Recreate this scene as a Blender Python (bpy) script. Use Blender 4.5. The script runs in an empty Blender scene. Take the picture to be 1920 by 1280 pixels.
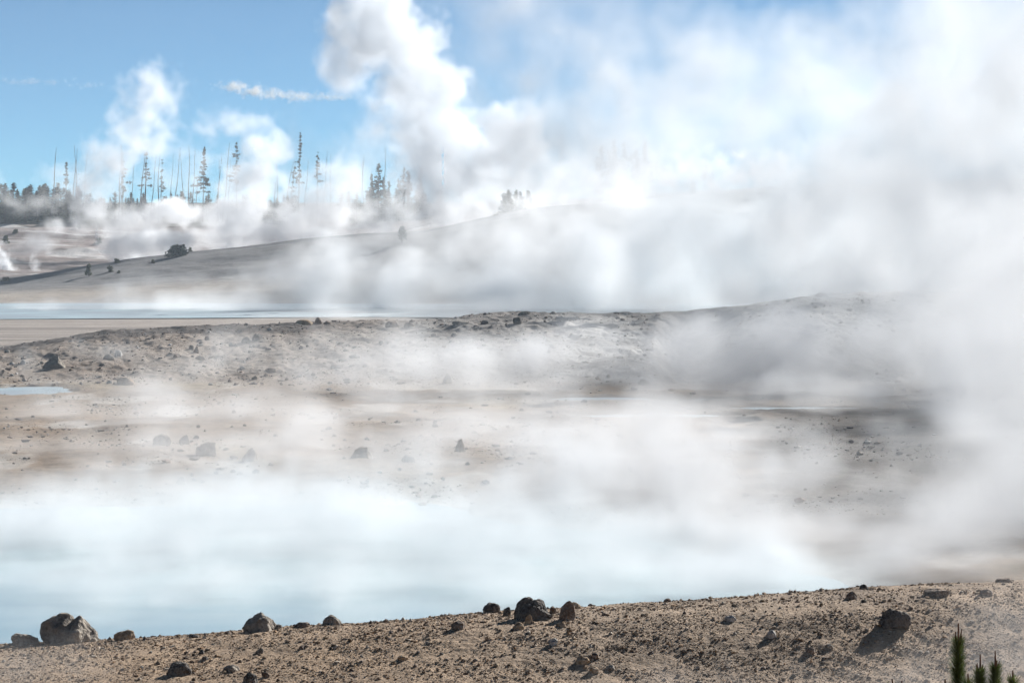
import bpy, math, random
import numpy as np
from mathutils import Vector, Matrix

rad = math.radians
scn = bpy.context.scene
COL = scn.collection
rng = np.random.default_rng(7)
random.seed(7)

# ------------------------------------------------------------------ camera, sky, sun, exposure
FPX = 1920 * 100 / 36.0            # focal length in pixels of the 1920 wide photograph
EYE = 16.0                         # camera height over the basin floor (m)
PITCH = math.atan(260 / FPX)
cd = bpy.data.cameras.new('camera')
cd.lens = 100; cd.sensor_width = 36; cd.clip_start = 0.5; cd.clip_end = 60000
cam = bpy.data.objects.new('camera', cd); COL.objects.link(cam)
cam.location = (0, 0, EYE); cam.rotation_euler = (rad(90) - PITCH, 0, 0)
scn.camera = cam

SUN_EL, SUN_AZ = rad(24), rad(33)   # azimuth clockwise from +Y: beyond the scene, to the right
world = bpy.data.worlds.new('World'); scn.world = world; world.use_nodes = True
wn = world.node_tree.nodes; wl = world.node_tree.links
bg = wn['Background']
sky = wn.new('ShaderNodeTexSky'); sky.sky_type = 'NISHITA'; sky.sun_disc = False
sky.sun_elevation = SUN_EL; sky.sun_rotation = SUN_AZ
sky.altitude = 2300; sky.air_density = 0.36; sky.dust_density = 0.0; sky.ozone_density = 2.5
hs = wn.new('ShaderNodeHueSaturation'); hs.inputs['Saturation'].default_value = 1.0
hs.inputs['Value'].default_value = 1.0
tint = wn.new('ShaderNodeVectorMath'); tint.operation = 'MULTIPLY'; tint.inputs[1].default_value = (.70, .91, .85)   # camera white balance
wl.new(sky.outputs[0], hs.inputs['Color']); wl.new(hs.outputs[0], tint.inputs[0]); wl.new(tint.outputs[0], bg.inputs['Color'])
bg.inputs['Strength'].default_value = 0.05

sd = bpy.data.lights.new('sun', 'SUN'); sd.energy = 4.4; sd.angle = rad(0.53); sd.color = (1.0, 0.982, 0.955)
sun = bpy.data.objects.new('sun', sd); COL.objects.link(sun)
sv = Vector((math.sin(SUN_AZ) * math.cos(SUN_EL), math.cos(SUN_AZ) * math.cos(SUN_EL), math.sin(SUN_EL)))
sun.rotation_euler = sv.to_track_quat('Z', 'Y').to_euler(); sun.location = (60, 90, 60)

vs = scn.view_settings
scn.display_settings.display_device = 'sRGB'
vs.view_transform = 'Standard'; vs.look = 'None'; vs.gamma = 1; vs.use_curve_mapping = False
vs.exposure = 1.0
cy = scn.cycles
cy.use_denoising = True
cy.volume_bounces = 16; cy.max_bounces = 16; cy.diffuse_bounces = 2; cy.glossy_bounces = 2
cy.transparent_max_bounces = 16
cy.volume_step_rate = 1.5; cy.volume_max_steps = 1024
cy.use_adaptive_sampling = True; cy.adaptive_threshold = 0.03
cy.sample_clamp_indirect = 8

# ------------------------------------------------------------------ helpers
def tag(o, label=None, cat=None, group=None, kind=None):
    if label: o['label'] = label
    if cat: o['category'] = cat
    if group: o['group'] = group
    if kind: o['kind'] = kind
    return o

def ray(px, py):
    """x/y and dz/y of the sight line through a point of the photograph"""
    x = (np.asarray(px, float) - 960) / FPX; u = (640 - np.asarray(py, float)) / FPX
    fy = math.cos(PITCH) + u * math.sin(PITCH); fz = -math.sin(PITCH) + u * math.cos(PITCH)
    return x / fy, fz / fy

def at(px, py, d):
    t, s = ray(px, py)
    return Vector((float(t) * d, d, EYE + float(s) * d))

def make_mesh(name, V, F, mats, smooth=True, col=None, mi=None):
    """F: (n,3) or (n,4) int array"""
    me = bpy.data.meshes.new(name)
    V = np.asarray(V, np.float32); F = np.asarray(F, np.int32); k = F.shape[1]
    me.vertices.add(len(V)); me.vertices.foreach_set('co', V.ravel())
    me.loops.add(F.size); me.loops.foreach_set('vertex_index', F.ravel())
    me.polygons.add(len(F)); me.polygons.foreach_set('loop_start', np.arange(0, F.size, k, dtype=np.int32))
    me.polygons.foreach_set('use_smooth', np.full(len(F), smooth, dtype=bool))
    for m in (mats if isinstance(mats, (list, tuple)) else [mats]): me.materials.append(m)
    if mi is not None: me.polygons.foreach_set('material_index', np.asarray(mi, np.int32))
    me.update(calc_edges=True)
    if col is not None:
        a = me.color_attributes.new('Col', 'FLOAT_COLOR', 'POINT')
        c = np.ones((len(V), 4), np.float32); c[:, :3] = col
        a.data.foreach_set('color', c.ravel())
    me.validate()
    return me

def link(name, me, parent=None, loc=None):
    o = bpy.data.objects.new(name, me); COL.objects.link(o)
    if parent is not None: o.parent = parent
    if loc is not None: o.location = loc
    return o

def hash2(ix, iy, seed):
    h = (ix.astype(np.int64) * 374761393 + iy.astype(np.int64) * 668265263 + seed * 974634777) & 0xffffffff
    h = ((h ^ (h >> 13)) * 1274126177) & 0xffffffff
    h = (h ^ (h >> 16)) & 0xffffff
    return h / float(0xffffff) * 2 - 1

def vnoise(x, y, seed=0):
    ix = np.floor(x); iy = np.floor(y); fx = x - ix; fy = y - iy
    fx = fx * fx * fx * (fx * (fx * 6 - 15) + 10); fy = fy * fy * fy * (fy * (fy * 6 - 15) + 10)
    a = hash2(ix, iy, seed); b = hash2(ix + 1, iy, seed); c = hash2(ix, iy + 1, seed); d = hash2(ix + 1, iy + 1, seed)
    return (a + (b - a) * fx) * (1 - fy) + (c + (d - c) * fx) * fy

def fbm(x, y, seed=0, octs=4, gain=0.5):
    s = 0; amp = 1; n = 0
    for o in range(octs):
        s = s + amp * vnoise(x, y, seed + 17 * o); n += amp
        x, y = 1.93 * x + 0.7 * y + 3.1, 1.93 * y - 0.7 * x + 7.7; amp *= gain
    return s / n

def sstep(a, b, x):
    t = np.clip((x - a) / (b - a), 0, 1); return t * t * (3 - 2 * t)

# ------------------------------------------------------------------ node materials
def new_mat(name):
    m = bpy.data.materials.new(name); m.use_nodes = True
    nt = m.node_tree; return m, nt, nt.nodes['Principled BSDF']

def N(nt, t, **kw):
    n = nt.nodes.new(t)
    for k, v in kw.items():
        if k in n.inputs: n.inputs[k].default_value = v
        else: setattr(n, k, v)
    return n

def mat_attr(name, scales=((6, .35), (40, .3)), bump=0.02, bscale=30, rough=0.95, tint=(1, 1, 1)):
    """colour from the 'Col' attribute times fine procedural mottling, with bump"""
    m, nt, b = new_mat(name)
    a = N(nt, 'ShaderNodeAttribute', attribute_name='Col')
    g = N(nt, 'ShaderNodeNewGeometry')
    cur = a.outputs['Color']
    for sc, am in scales:
        t = N(nt, 'ShaderNodeTexNoise'); t.inputs['Scale'].default_value = sc; t.inputs['Detail'].default_value = 5
        t.inputs['Roughness'].default_value = .65
        nt.links.new(g.outputs['Position'], t.inputs['Vector'])
        r = N(nt, 'ShaderNodeMapRange'); r.inputs['From Min'].default_value = .3; r.inputs['From Max'].default_value = .7
        r.inputs['To Min'].default_value = 1 - am; r.inputs['To Max'].default_value = 1 + am
        nt.links.new(t.outputs['Fac'], r.inputs['Value'])
        x = N(nt, 'ShaderNodeVectorMath', operation='SCALE')
        nt.links.new(cur, x.inputs[0]); nt.links.new(r.outputs[0], x.inputs['Scale']); cur = x.outputs[0]
    nt.links.new(cur, b.inputs['Base Color'])
    b.inputs['Roughness'].default_value = rough
    b.inputs['Specular IOR Level'].default_value = .25
    t = N(nt, 'ShaderNodeTexNoise'); t.inputs['Scale'].default_value = bscale; t.inputs['Detail'].default_value = 6
    nt.links.new(g.outputs['Position'], t.inputs['Vector'])
    bp = N(nt, 'ShaderNodeBump'); bp.inputs['Distance'].default_value = bump; bp.inputs['Strength'].default_value = .8
    nt.links.new(t.outputs['Fac'], bp.inputs['Height']); nt.links.new(bp.outputs[0], b.inputs['Normal'])
    return m

def mat_rock(name, c1, c2, c3, scale=3.0, bump=.05):
    m, nt, b = new_mat(name)
    tc = N(nt, 'ShaderNodeTexCoord')
    t = N(nt, 'ShaderNodeTexNoise'); t.inputs['Scale'].default_value = scale; t.inputs['Detail'].default_value = 8
    t.inputs['Roughness'].default_value = .7
    nt.links.new(tc.outputs['Object'], t.inputs['Vector'])
    r = N(nt, 'ShaderNodeValToRGB')
    r.color_ramp.elements[0].position = .34; r.color_ramp.elements[0].color = (*c1, 1)
    r.color_ramp.elements[1].position = .66; r.color_ramp.elements[1].color = (*c3, 1)
    e = r.color_ramp.elements.new(.5); e.color = (*c2, 1)
    nt.links.new(t.outputs['Fac'], r.inputs['Fac'])
    v = N(nt, 'ShaderNodeTexVoronoi'); v.inputs['Scale'].default_value = scale * 5
    nt.links.new(tc.outputs['Object'], v.inputs['Vector'])
    t2 = N(nt, 'ShaderNodeTexNoise'); t2.inputs['Scale'].default_value = scale * 6; t2.inputs['Detail'].default_value = 6
    nt.links.new(tc.outputs['Object'], t2.inputs['Vector'])
    ad = N(nt, 'ShaderNodeMath', operation='MULTIPLY_ADD'); ad.inputs[1].default_value = .5
    nt.links.new(v.outputs['Distance'], ad.inputs[0]); nt.links.new(t2.outputs['Fac'], ad.inputs[2])
    bp = N(nt, 'ShaderNodeBump'); bp.inputs['Distance'].default_value = bump; bp.inputs['Strength'].default_value = 1
    nt.links.new(ad.outputs[0], bp.inputs['Height']); nt.links.new(bp.outputs[0], b.inputs['Normal'])
    mp = N(nt, 'ShaderNodeMapRange'); mp.inputs['From Min'].default_value = .3; mp.inputs['From Max'].default_value = .7
    mp.inputs['To Min'].default_value = .7; mp.inputs['To Max'].default_value = 1.25
    nt.links.new(t2.outputs['Fac'], mp.inputs['Value'])
    x = N(nt, 'ShaderNodeVectorMath', operation='SCALE')
    nt.links.new(r.outputs[0], x.inputs[0]); nt.links.new(mp.outputs[0], x.inputs['Scale'])
    nt.links.new(x.outputs[0], b.inputs['Base Color'])
    b.inputs['Roughness'].default_value = .92; b.inputs['Specular IOR Level'].default_value = .25
    return m

def mat_plain(name, c, rough=.9, var=.35, scale=3.0, trans=0.0):
    m, nt, b = new_mat(name)
    g = N(nt, 'ShaderNodeNewGeometry')
    t = N(nt, 'ShaderNodeTexNoise'); t.inputs['Scale'].default_value = scale; t.inputs['Detail'].default_value = 4
    nt.links.new(g.outputs['Position'], t.inputs['Vector'])
    r = N(nt, 'ShaderNodeMapRange'); r.inputs['From Min'].default_value = .3; r.inputs['From Max'].default_value = .7
    r.inputs['To Min'].default_value = 1 - var; r.inputs['To Max'].default_value = 1 + var
    nt.links.new(t.outputs['Fac'], r.inputs['Value'])
    x = N(nt, 'ShaderNodeVectorMath', operation='SCALE'); x.inputs[0].default_value = c
    nt.links.new(r.outputs[0], x.inputs['Scale']); nt.links.new(x.outputs[0], b.inputs['Base Color'])
    b.inputs['Roughness'].default_value = rough; b.inputs['Specular IOR Level'].default_value = .3
    if trans:
        tr = N(nt, 'ShaderNodeBsdfTranslucent'); nt.links.new(x.outputs[0], tr.inputs['Color'])
        mx = N(nt, 'ShaderNodeMixShader'); mx.inputs[0].default_value = trans
        nt.links.new(b.outputs[0], mx.inputs[1]); nt.links.new(tr.outputs[0], mx.inputs[2])
        nt.links.new(mx.outputs[0], nt.nodes['Material Output'].inputs['Surface'])
    return m

M_GROUND = mat_attr('ground_soil', ((.35, .16), (2.2, .2), (18, .25)), bump=.03, bscale=22)
M_STONES = mat_attr('loose_stones', ((14, .25),), bump=.01, bscale=60)
M_GREY = mat_rock('grey_rhyolite', (.13, .11, .09), (.27, .23, .185), (.44, .38, .30))
M_DARK = mat_rock('dark_pitted_rock', (.045, .04, .036), (.11, .095, .08), (.25, .20, .16), bump=.08)
M_TAN = mat_rock('tan_rock', (.22, .14, .08), (.36, .25, .15), (.48, .36, .24))
M_PALE = mat_rock('pale_rock', (.28, .26, .24), (.45, .42, .38), (.62, .6, .57))
M_BROWN = mat_rock('brown_rock', (.09, .065, .05), (.20, .145, .105), (.34, .25, .18))

# ------------------------------------------------------------------ terrain: contour lines traced over the land
# each line: distance(s) from the camera and the height or the photograph row it is seen at
def line(pts, z=False):
    """pts: (px, row or z, distance) -> arrays of t, Y, Z sampled over px"""
    P = np.array(pts, float)
    grid = np.linspace(-700, 2700, 400)
    ds = np.interp(grid, P[:, 0], P[:, 2]); vv = np.interp(grid, P[:, 0], P[:, 1])
    k = np.exp(-np.linspace(-2, 2, 11) ** 2); k /= k.sum()
    sm = lambda a: np.convolve(np.pad(a, 5, mode='edge'), k, 'valid')
    ds, vv = sm(ds), sm(vv)
    if z:
        return grid, ds, vv
    t, s = ray(grid, vv)
    return grid, ds, EYE + s * ds

crest = [(-700, 1260, 50), (0, 1208, 52), (240, 1197, 52), (640, 1169, 52), (900, 1149, 52), (1280, 1127, 52.5), (1600, 1104, 53), (1920, 1087, 54), (2700, 1050, 55)]
shore = [(-700, 0, 150), (800, 0, 150), (1000, 0, 142), (1200, 0, 135), (1400, 0, 127), (1550, 0, 121), (1700, 0, 112), (2000, 0, 100), (2700, 0, 90)]
mound = [(-700, 690, 285), (-200, 662, 286), (0, 655, 286), (60, 646, 287), (120, 636, 288), (250, 620, 289), (420, 611, 290), (600, 606, 290), (760, 604, 290), (900, 594, 290), (980, 589, 290),
         (1100, 590, 292), (1220, 589, 293), (1400, 571, 295), (1540, 554, 297), (1650, 550, 298), (1920, 548, 300), (2700, 560, 300)]
slope = [(-700, 560, 520), (0, 524, 520), (100, 508, 520), (200, 493, 520), (350, 475, 520), (500, 460, 520), (640, 441, 520), (700, 436, 520), (760, 436, 520), (830, 425, 520), (900, 413, 520),
         (980, 394, 520), (1080, 384, 520), (1200, 374, 525), (1400, 358, 530), (1920, 335, 540), (2700, 330, 540)]
def off(pts, dy, dd): return [(a, b + dy, c + dd) for a, b, c in pts]
FOOT = [(-700, 0, 240), (0, 0, 243), (100, 0, 240), (230, 0, 236), (330, 0, 246), (450, 0, 252), (560, 0, 247), (680, 0, 243), (800, 0, 238), (900, 0, 236), (1000, 0, 241), (1120, 0, 243), (1200, 0, 239), (1300, 0, 242), (1500, 0, 245), (2700, 0, 243)]
def zc(z, d): return [(-700, z, d), (2700, z, d)]
LINES = [
    line(zc(14.3, 1.0), True), line(zc(14.1, 4), True), line(zc(12.6, 12), True), line(zc(9.6, 32), True),
    line([(-700, 1330, 45.5), (0, 1300, 45.5), (900, 1296, 46), (1920, 1292, 47), (2700, 1290, 47)]),
    line(off(crest, 22, -2.1)), line(off(crest, 0, 0)), line(off(crest, 26, 2.0)),
    line(zc(2.0, 68), True), line(zc(-1.2, 80), True),
    line([(a, -.7, c - 12) for a, b, c in shore], True), line(shore, True),
    line([(a, .55, c + 12) for a, b, c in shore], True), line(zc(.75, 190), True), line([(a, .5, c - 11) for a, b, c in FOOT], True), line([(a, .55, c) for a, b, c in FOOT], True),
    line([(a, b + 58 * max(.4, min(1, (700 - b) / 100)), c - 24) for a, b, c in mound]), line(off(mound, 12, -10)), line(mound), line(off(mound, 2, 9)),
    line(zc(.45, 330), True), line(zc(.4, 400), True), line(zc(.4, 440), True), line([(-700, 566, 452), (0, 560, 452), (500, 545, 452), (900, 532, 452), (1920, 520, 452)]),
    line([(-700, 562, 488), (0, 540, 488), (350, 508, 488), (640, 487, 488), (900, 470, 488), (1080, 455, 488), (1920, 420, 488)]),
    line(off(slope, 6, -12)), line(slope), line(off(slope, 4, 14)),
    line([(-700, 2.0, 560), (300, 2.0, 560), (700, 3, 560), (900, 8, 560), (1100, 13, 560), (2700, 16, 560)], True),
    line([(-700, 466, 630), (300, 466, 630), (700, 455, 630), (850, 420, 630), (1050, 385, 630), (1400, 360, 630), (2700, 350, 630)]),
    line([(-700, 424, 700), (300, 424, 700), (700, 424, 700), (850, 405, 700), (1050, 380, 700), (1400, 360, 700), (2700, 350, 700)]),
    line([(-700, 408, 750), (700, 408, 750), (850, 398, 750), (1100, 378, 750), (1500, 350, 750), (2700, 345, 750)]),
    line(zc(13.5, 1100), True), line(zc(14.5, 3000), True), line(zc(10, 9000), True), line(zc(0, 40000), True)]
LG = LINES[0][0]
LY = np.array([l[1] for l in LINES]); LZ = np.array([l[2] for l in LINES])
# Hermite slopes per line (monotone)
dl = np.diff(LZ, axis=0) / np.diff(LY, axis=0)
SL = np.zeros_like(LZ); h = np.diff(LY, axis=0)
for k in range(1, len(LZ) - 1):
    a, b = dl[k - 1], dl[k]; w1 = 2 * h[k] + h[k - 1]; w2 = h[k] + 2 * h[k - 1]
    same = a * b > 0
    SL[k] = np.where(same, (w1 + w2) / (w1 / np.where(same, a, 1) + w2 / np.where(same, b, 1)), 0)

def base_z(X, Y):
    X = np.asarray(X, float); Y = np.maximum(np.asarray(Y, float), 1.01)
    px = np.clip(960 + X / Y * FPX * .9988, -690, 2690)
    gi = (px - LG[0]) / (LG[1] - LG[0]); i0 = np.clip(gi.astype(int), 0, len(LG) - 2); fr = gi - i0
    out = np.full(X.shape, LZ[0, 0]); done = np.zeros(X.shape, bool)
    prev = None
    for k in range(len(LZ)):
        yk = LY[k, i0] * (1 - fr) + LY[k, i0 + 1] * fr
        if prev is not None:
            m = (~done) & (Y <= yk)
            if m.any():
                y0, y1 = prev[m], yk[m]; ii, f = i0[m], fr[m]
                L = lambda A, kk: A[kk, ii] * (1 - f) + A[kk, ii + 1] * f
                u = (Y[m] - y0) / (y1 - y0); hh = y1 - y0
                u = np.clip(u, 0, 1); u2, u3 = u * u, u * u * u
                out[m] = ((2 * u3 - 3 * u2 + 1) * L(LZ, k - 1) + (u3 - 2 * u2 + u) * hh * L(SL, k - 1)
                          + (-2 * u3 + 3 * u2) * L(LZ, k) + (u3 - u2) * hh * L(SL, k))
                done |= m
        prev = yk
    return out

GX = (1238 - 960) / FPX                 # the gully in the flank of the mound
PUDDLES = [(40, 236, 190, 5.5), (1135, 226, 200, 2.2), (1250, 206, 290, 1.6), (840, 200, 120, .8), (1500, 214, 260, 1.6)]   # px, distance, width px, half depth m
def puddle_mask(X, Y):
    m = np.zeros(np.shape(X))
    for k, (px, d, w, hy) in enumerate(PUDDLES):
        cx = (px - 960) / FPX * d; rx = w / 2 * d / FPX
        q = ((X - cx) / rx) ** 2 + ((Y - d) / hy) ** 2 + .35 * vnoise(X / 1.1, Y / 1.1, 60 + k)
        m = np.maximum(m, 1 - sstep(.6, 1.5, q))
    return m
def terrain(X, Y, fine=True):
    z = base_z(X, Y)
    near = 1 - sstep(56, 75, Y); mid = sstep(110, 135, Y) * (1 - sstep(238, 250, Y))
    md = sstep(240, 252, Y) * (1 - sstep(305, 325, Y)); far = sstep(430, 470, Y); vf = sstep(540, 590, Y)
    flat = sstep(310, 330, Y) * (1 - sstep(430, 455, Y))
    z = z + near * (.035 * fbm(X / 1.3, Y / 1.3, 1, 3)) + (mid * (.2 * fbm(X / 5, Y / 8, 2, 4)) - .3 * puddle_mask(X, Y)) + flat * .05 * fbm(X / 20, Y / 10, 3, 2)
    z = z + md * (.45 * fbm(X / 9, Y / 12, 4, 3) + .22 * fbm(X / 2.5 + Y / 9, Y / 6, 5, 4) + .1 * np.abs(fbm(X / .8 + Y / 5, Y / 3, 8, 3)))
    z = z + far * (1 - vf) * (.5 * fbm(X / 22, Y / 9, 6, 4)) + vf * (1 - sstep(760, 900, Y)) * 1.3 * fbm(X / 16, Y / 12, 7, 4)
    # gully with a steep, pale near side
    g = md * sstep(-1.2, 1.6, X - GX * Y + .35 * (Y - 262) / 10 * -1) * (1 - sstep(3.5, 9, X - GX * Y)) * (1 - sstep(284, 296, Y)) * sstep(241, 250, Y)
    g = g * (1 + .3 * fbm(X / 1.2 + Y / 6, Y / 2.5, 9, 4)); z = z - g * 1.9
    if fine:
        z = z + near * (.022 * fbm(X / .28, Y / .28, 11, 3) + .008 * fbm(X / .06, Y / .06, 12, 2))
        z = z + mid * (.07 * fbm(X / .9, Y / .9, 13, 4)) + md * (.14 * fbm(X / 1.1, Y / 1.1, 14, 4)) + far * .12 * fbm(X / 3, Y / 3, 15, 3)
    return z

def ground_colour(X, Y):
    def C(*c): return np.array(c)[None, :]
    n1 = fbm(X / 5, Y / 5, 31, 4)[:, None]; n2 = fbm(X / 14, Y / 22, 32, 4)[:, None]; n3 = fbm(X / 1.2, Y / 1.2, 33, 3)[:, None]
    px = 960 + X / np.maximum(Y, 1) * FPX
    c = C(.33, .232, .15) * (1 + .25 * n1 + .2 * n3) + C(.03, .0, -.02) * n2
    def mix(c, d, m): m = np.asarray(m); m = m[:, None] if m.ndim == 1 else m; return c * (1 - m) + d * m
    midc = C(.24, .175, .12) * (1 + .25 * n1 + .2 * n3) + C(.02, .03, .0) * sstep(.1, .6, n2)
    midc = mix(midc, C(.17, .13, .10), sstep(.1, .5, fbm(X / 8, Y / 16, 41, 4)) * .6); midc = mix(midc, C(.46, .43, .39), sstep(.2, .5, fbm(X / 5, Y / 14, 42, 4)) * .6)
    zb = base_z(X, Y) + .12 * n3[:, 0]; midc = mix(midc, C(.5, .48, .43), (1 - sstep(.05, .30, zb)) * (Y > 100) * (Y < 170) * .8)
    midc = mix(midc, C(.095, .08, .066) * (1 + .3 * n3), sstep(1300, 1480, px + 150 * n1[:, 0]) * sstep(128, 140, Y) * (1 - sstep(205, 228, Y)) * .95)
    c = mix(c, midc, sstep(70, 110, Y))
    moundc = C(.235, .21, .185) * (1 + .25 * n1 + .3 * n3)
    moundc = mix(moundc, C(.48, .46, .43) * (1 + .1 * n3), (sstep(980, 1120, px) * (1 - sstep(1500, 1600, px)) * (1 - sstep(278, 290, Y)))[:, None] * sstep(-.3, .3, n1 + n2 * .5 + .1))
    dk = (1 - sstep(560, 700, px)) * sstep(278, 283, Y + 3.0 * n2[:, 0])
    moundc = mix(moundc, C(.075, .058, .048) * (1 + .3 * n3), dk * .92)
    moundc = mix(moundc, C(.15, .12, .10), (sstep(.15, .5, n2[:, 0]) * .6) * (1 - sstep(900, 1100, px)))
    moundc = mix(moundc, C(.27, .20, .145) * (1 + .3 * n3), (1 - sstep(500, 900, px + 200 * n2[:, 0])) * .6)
    moundc = mix(moundc, C(.50, .49, .46) * (1 + .12 * n3), sstep(1250, 1450, px + 120 * n2[:, 0]) * .8)  # right end whitened like sinter, painting in the brightness of the steam before it
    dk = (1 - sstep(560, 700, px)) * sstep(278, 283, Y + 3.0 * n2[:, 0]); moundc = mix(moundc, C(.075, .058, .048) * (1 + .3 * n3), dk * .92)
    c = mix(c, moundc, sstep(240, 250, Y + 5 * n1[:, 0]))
    st = fbm(X / 60, Y / 5, 34, 4)[:, None]
    flatc = C(.32, .27, .23) * (1 + .25 * st) ; flatc = mix(flatc, C(.16, .13, .11), sstep(.05, .3, st[:, 0]) * .8)
    c = mix(c, flatc, sstep(296, 306, Y))
    s2 = fbm(X / 45 + Y / 90, Y / 7, 35, 4)[:, None]
    slc = C(.175, .165, .16) * (1 + .3 * s2 + .15 * n1); slc = mix(slc, C(.07, .07, .075), sstep(-.05, .35, s2[:, 0]) * .85)  # bluish-dark streaks paint in the shadows the steam casts on the slope
    slc = mix(slc, C(.40, .34, .28), (1 - sstep(456, 480, Y)) * .85)
    slc = mix(slc, C(.60, .59, .57) * (1 + .12 * s2), sstep(950, 1250, px + 120 * n2[:, 0]) * .9)  # pale colour carries the steam's brightness here, so thinner steam suffices
    c = mix(c, slc, sstep(440, 452, Y))
    vc = C(.25, .20, .18) * (1 + .35 * s2); vc = mix(vc, C(.5, .48, .46), sstep(.12, .4, fbm(X / 18, Y / 5, 36, 4)) * .9)
    vc = mix(vc, C(.12, .09, .075), sstep(.1, .4, fbm(X / 10, Y / 4, 37, 4)) * .8)
    c = mix(c, vc, sstep(535, 560, Y)); c = mix(c, C(.07, .065, .04) * (1 + .2 * n1), sstep(690, 720, Y + 14 * n2[:, 0]))
    return np.clip(c, .015, .85)

def ground_hit(px, py, lo=20, hi=820):
    """where the sight line through a point of the photograph meets the land, kept inside lo..hi"""
    Ys = np.arange(20, hi + 1, .2)
    for _ in range(60):
        t, s = ray(px, py)
        zz = terrain(t * Ys, Ys, False); below = (EYE + s * Ys) < zz
        k = int(np.argmax(below)) if below.any() else -1
        if k >= 0 and lo <= Ys[k] <= hi: return Vector((float(t) * Ys[k], Ys[k], float(terrain(np.array([t * Ys[k]]), np.array([Ys[k]]))[0])))
        py += 1.0 if (k < 0 or Ys[k] > hi) else -1.0
    Y = (lo + hi) / 2; t, s = ray(px, py)
    return Vector((float(t) * Y, Y, float(terrain(np.array([t * Y]), np.array([Y]))[0])))

def build_ground():
    rows = []
    for a, b, n in ((1, 40, 70), (40, 45, 40), (45, 54.5, 330), (54.5, 80, 50), (80, 108, 30), (108, 150, 110), (150, 240, 200), (240, 300, 330), (300, 440, 120), (440, 540, 190), (540, 760, 170)):
        rows.append(np.linspace(a, b, n, endpoint=False))
    rows.append(np.geomspace(760, 45000, 60)); R = np.concatenate(rows)
    inner = np.linspace(-.26, .26, 1080); w = np.geomspace(.005, 1.3, 70)
    S = np.concatenate([-.26 - w[::-1], inner, .26 + w])
    Yg, Sg = np.meshgrid(R, S, indexing='ij')
    Xg = Sg * (Yg + 8 * (1 - sstep(8, 40, Yg)))
    X, Y = Xg.ravel(), Yg.ravel()
    Z = terrain(X, Y)
    V = np.stack([X, Y, Z], 1)
    nr, nc = len(R), len(S)
    i = np.arange(nr - 1)[:, None] * nc + np.arange(nc - 1)[None, :]
    F = np.stack([i, i + 1, i + nc + 1, i + nc], -1).reshape(-1, 4)
    o = link('ground', make_mesh('ground', V, F, M_GROUND, True, ground_colour(X, Y)))
    tag(o, kind='structure')
build_ground()

# ------------------------------------------------------------------ milky pools (flat sheets of silica water lying in the hollows)
def mat_water(name, c, rough=.12):
    m, nt, b = new_mat(name)
    g = N(nt, 'ShaderNodeNewGeometry')
    t = N(nt, 'ShaderNodeTexNoise'); t.inputs['Scale'].default_value = .08; t.inputs['Detail'].default_value = 4
    mp = N(nt, 'ShaderNodeMapping'); mp.inputs['Scale'].default_value = (1, 3, 1)
    nt.links.new(g.outputs['Position'], mp.inputs['Vector']); nt.links.new(mp.outputs[0], t.inputs['Vector'])
    r = N(nt, 'ShaderNodeMix', data_type='RGBA'); r.inputs[6].default_value = (*c, 1); r.inputs[7].default_value = (.50, .62, .64, 1)
    rr = N(nt, 'ShaderNodeMapRange'); rr.inputs['From Min'].default_value = .4; rr.inputs['From Max'].default_value = .65
    nt.links.new(t.outputs['Fac'], rr.inputs['Value']); nt.links.new(rr.outputs[0], r.inputs[0])
    nt.links.new(r.outputs[2], b.inputs['Base Color'])
    t2 = N(nt, 'ShaderNodeTexNoise'); t2.inputs['Scale'].default_value = 5; t2.inputs['Detail'].default_value = 4
    nt.links.new(g.outputs['Position'], t2.inputs['Vector'])
    bp = N(nt, 'ShaderNodeBump'); bp.inputs['Distance'].default_value = .004
    nt.links.new(t2.outputs['Fac'], bp.inputs['Height']); nt.links.new(bp.outputs[0], b.inputs['Normal'])
    b.inputs['Roughness'].default_value = rough; b.inputs['IOR'].default_value = 1.33
    return m
M_WATER = mat_water('milky_water', (.42, .56, .59))

M_SHALLOW = mat_water('shallow_milky_water', (.38, .43, .45), .38)
def water(outline, z, mat=None):
    """flat sheet through an outline of (x, y) points"""
    P = np.array(outline); c = P.mean(0); n = len(P)
    V = np.column_stack([np.vstack([P, c]), np.full(n + 1, z)])
    F = [(i, (i + 1) % n, n) for i in range(n)]
    return tag(link('water', make_mesh('water', V, F, mat or M_WATER, True)), kind='structure')

water([(-45, 70), (45, 70), (60, 110), (45, 156), (-45, 156), (-60, 110)], 0.0)
for px, d, w, hy in PUDDLES:
    cx = (px - 960) / FPX * d; rx = w / 2 * d / FPX * 1.35
    zz = float(base_z(np.array([cx]), np.array([float(d)]))[0]) - .13
    water([(cx + rx * math.cos(a), d + hy * 1.35 * math.sin(a)) for a in np.linspace(0, 2 * math.pi, 32, endpoint=False)], zz, M_SHALLOW)
water([(-110, 372), (-60, 380), (-20, 386), (20, 380), (60, 384), (140, 378), (150, 436), (60, 440), (0, 434), (-60, 440), (-120, 436)], .52, M_SHALLOW)

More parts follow.
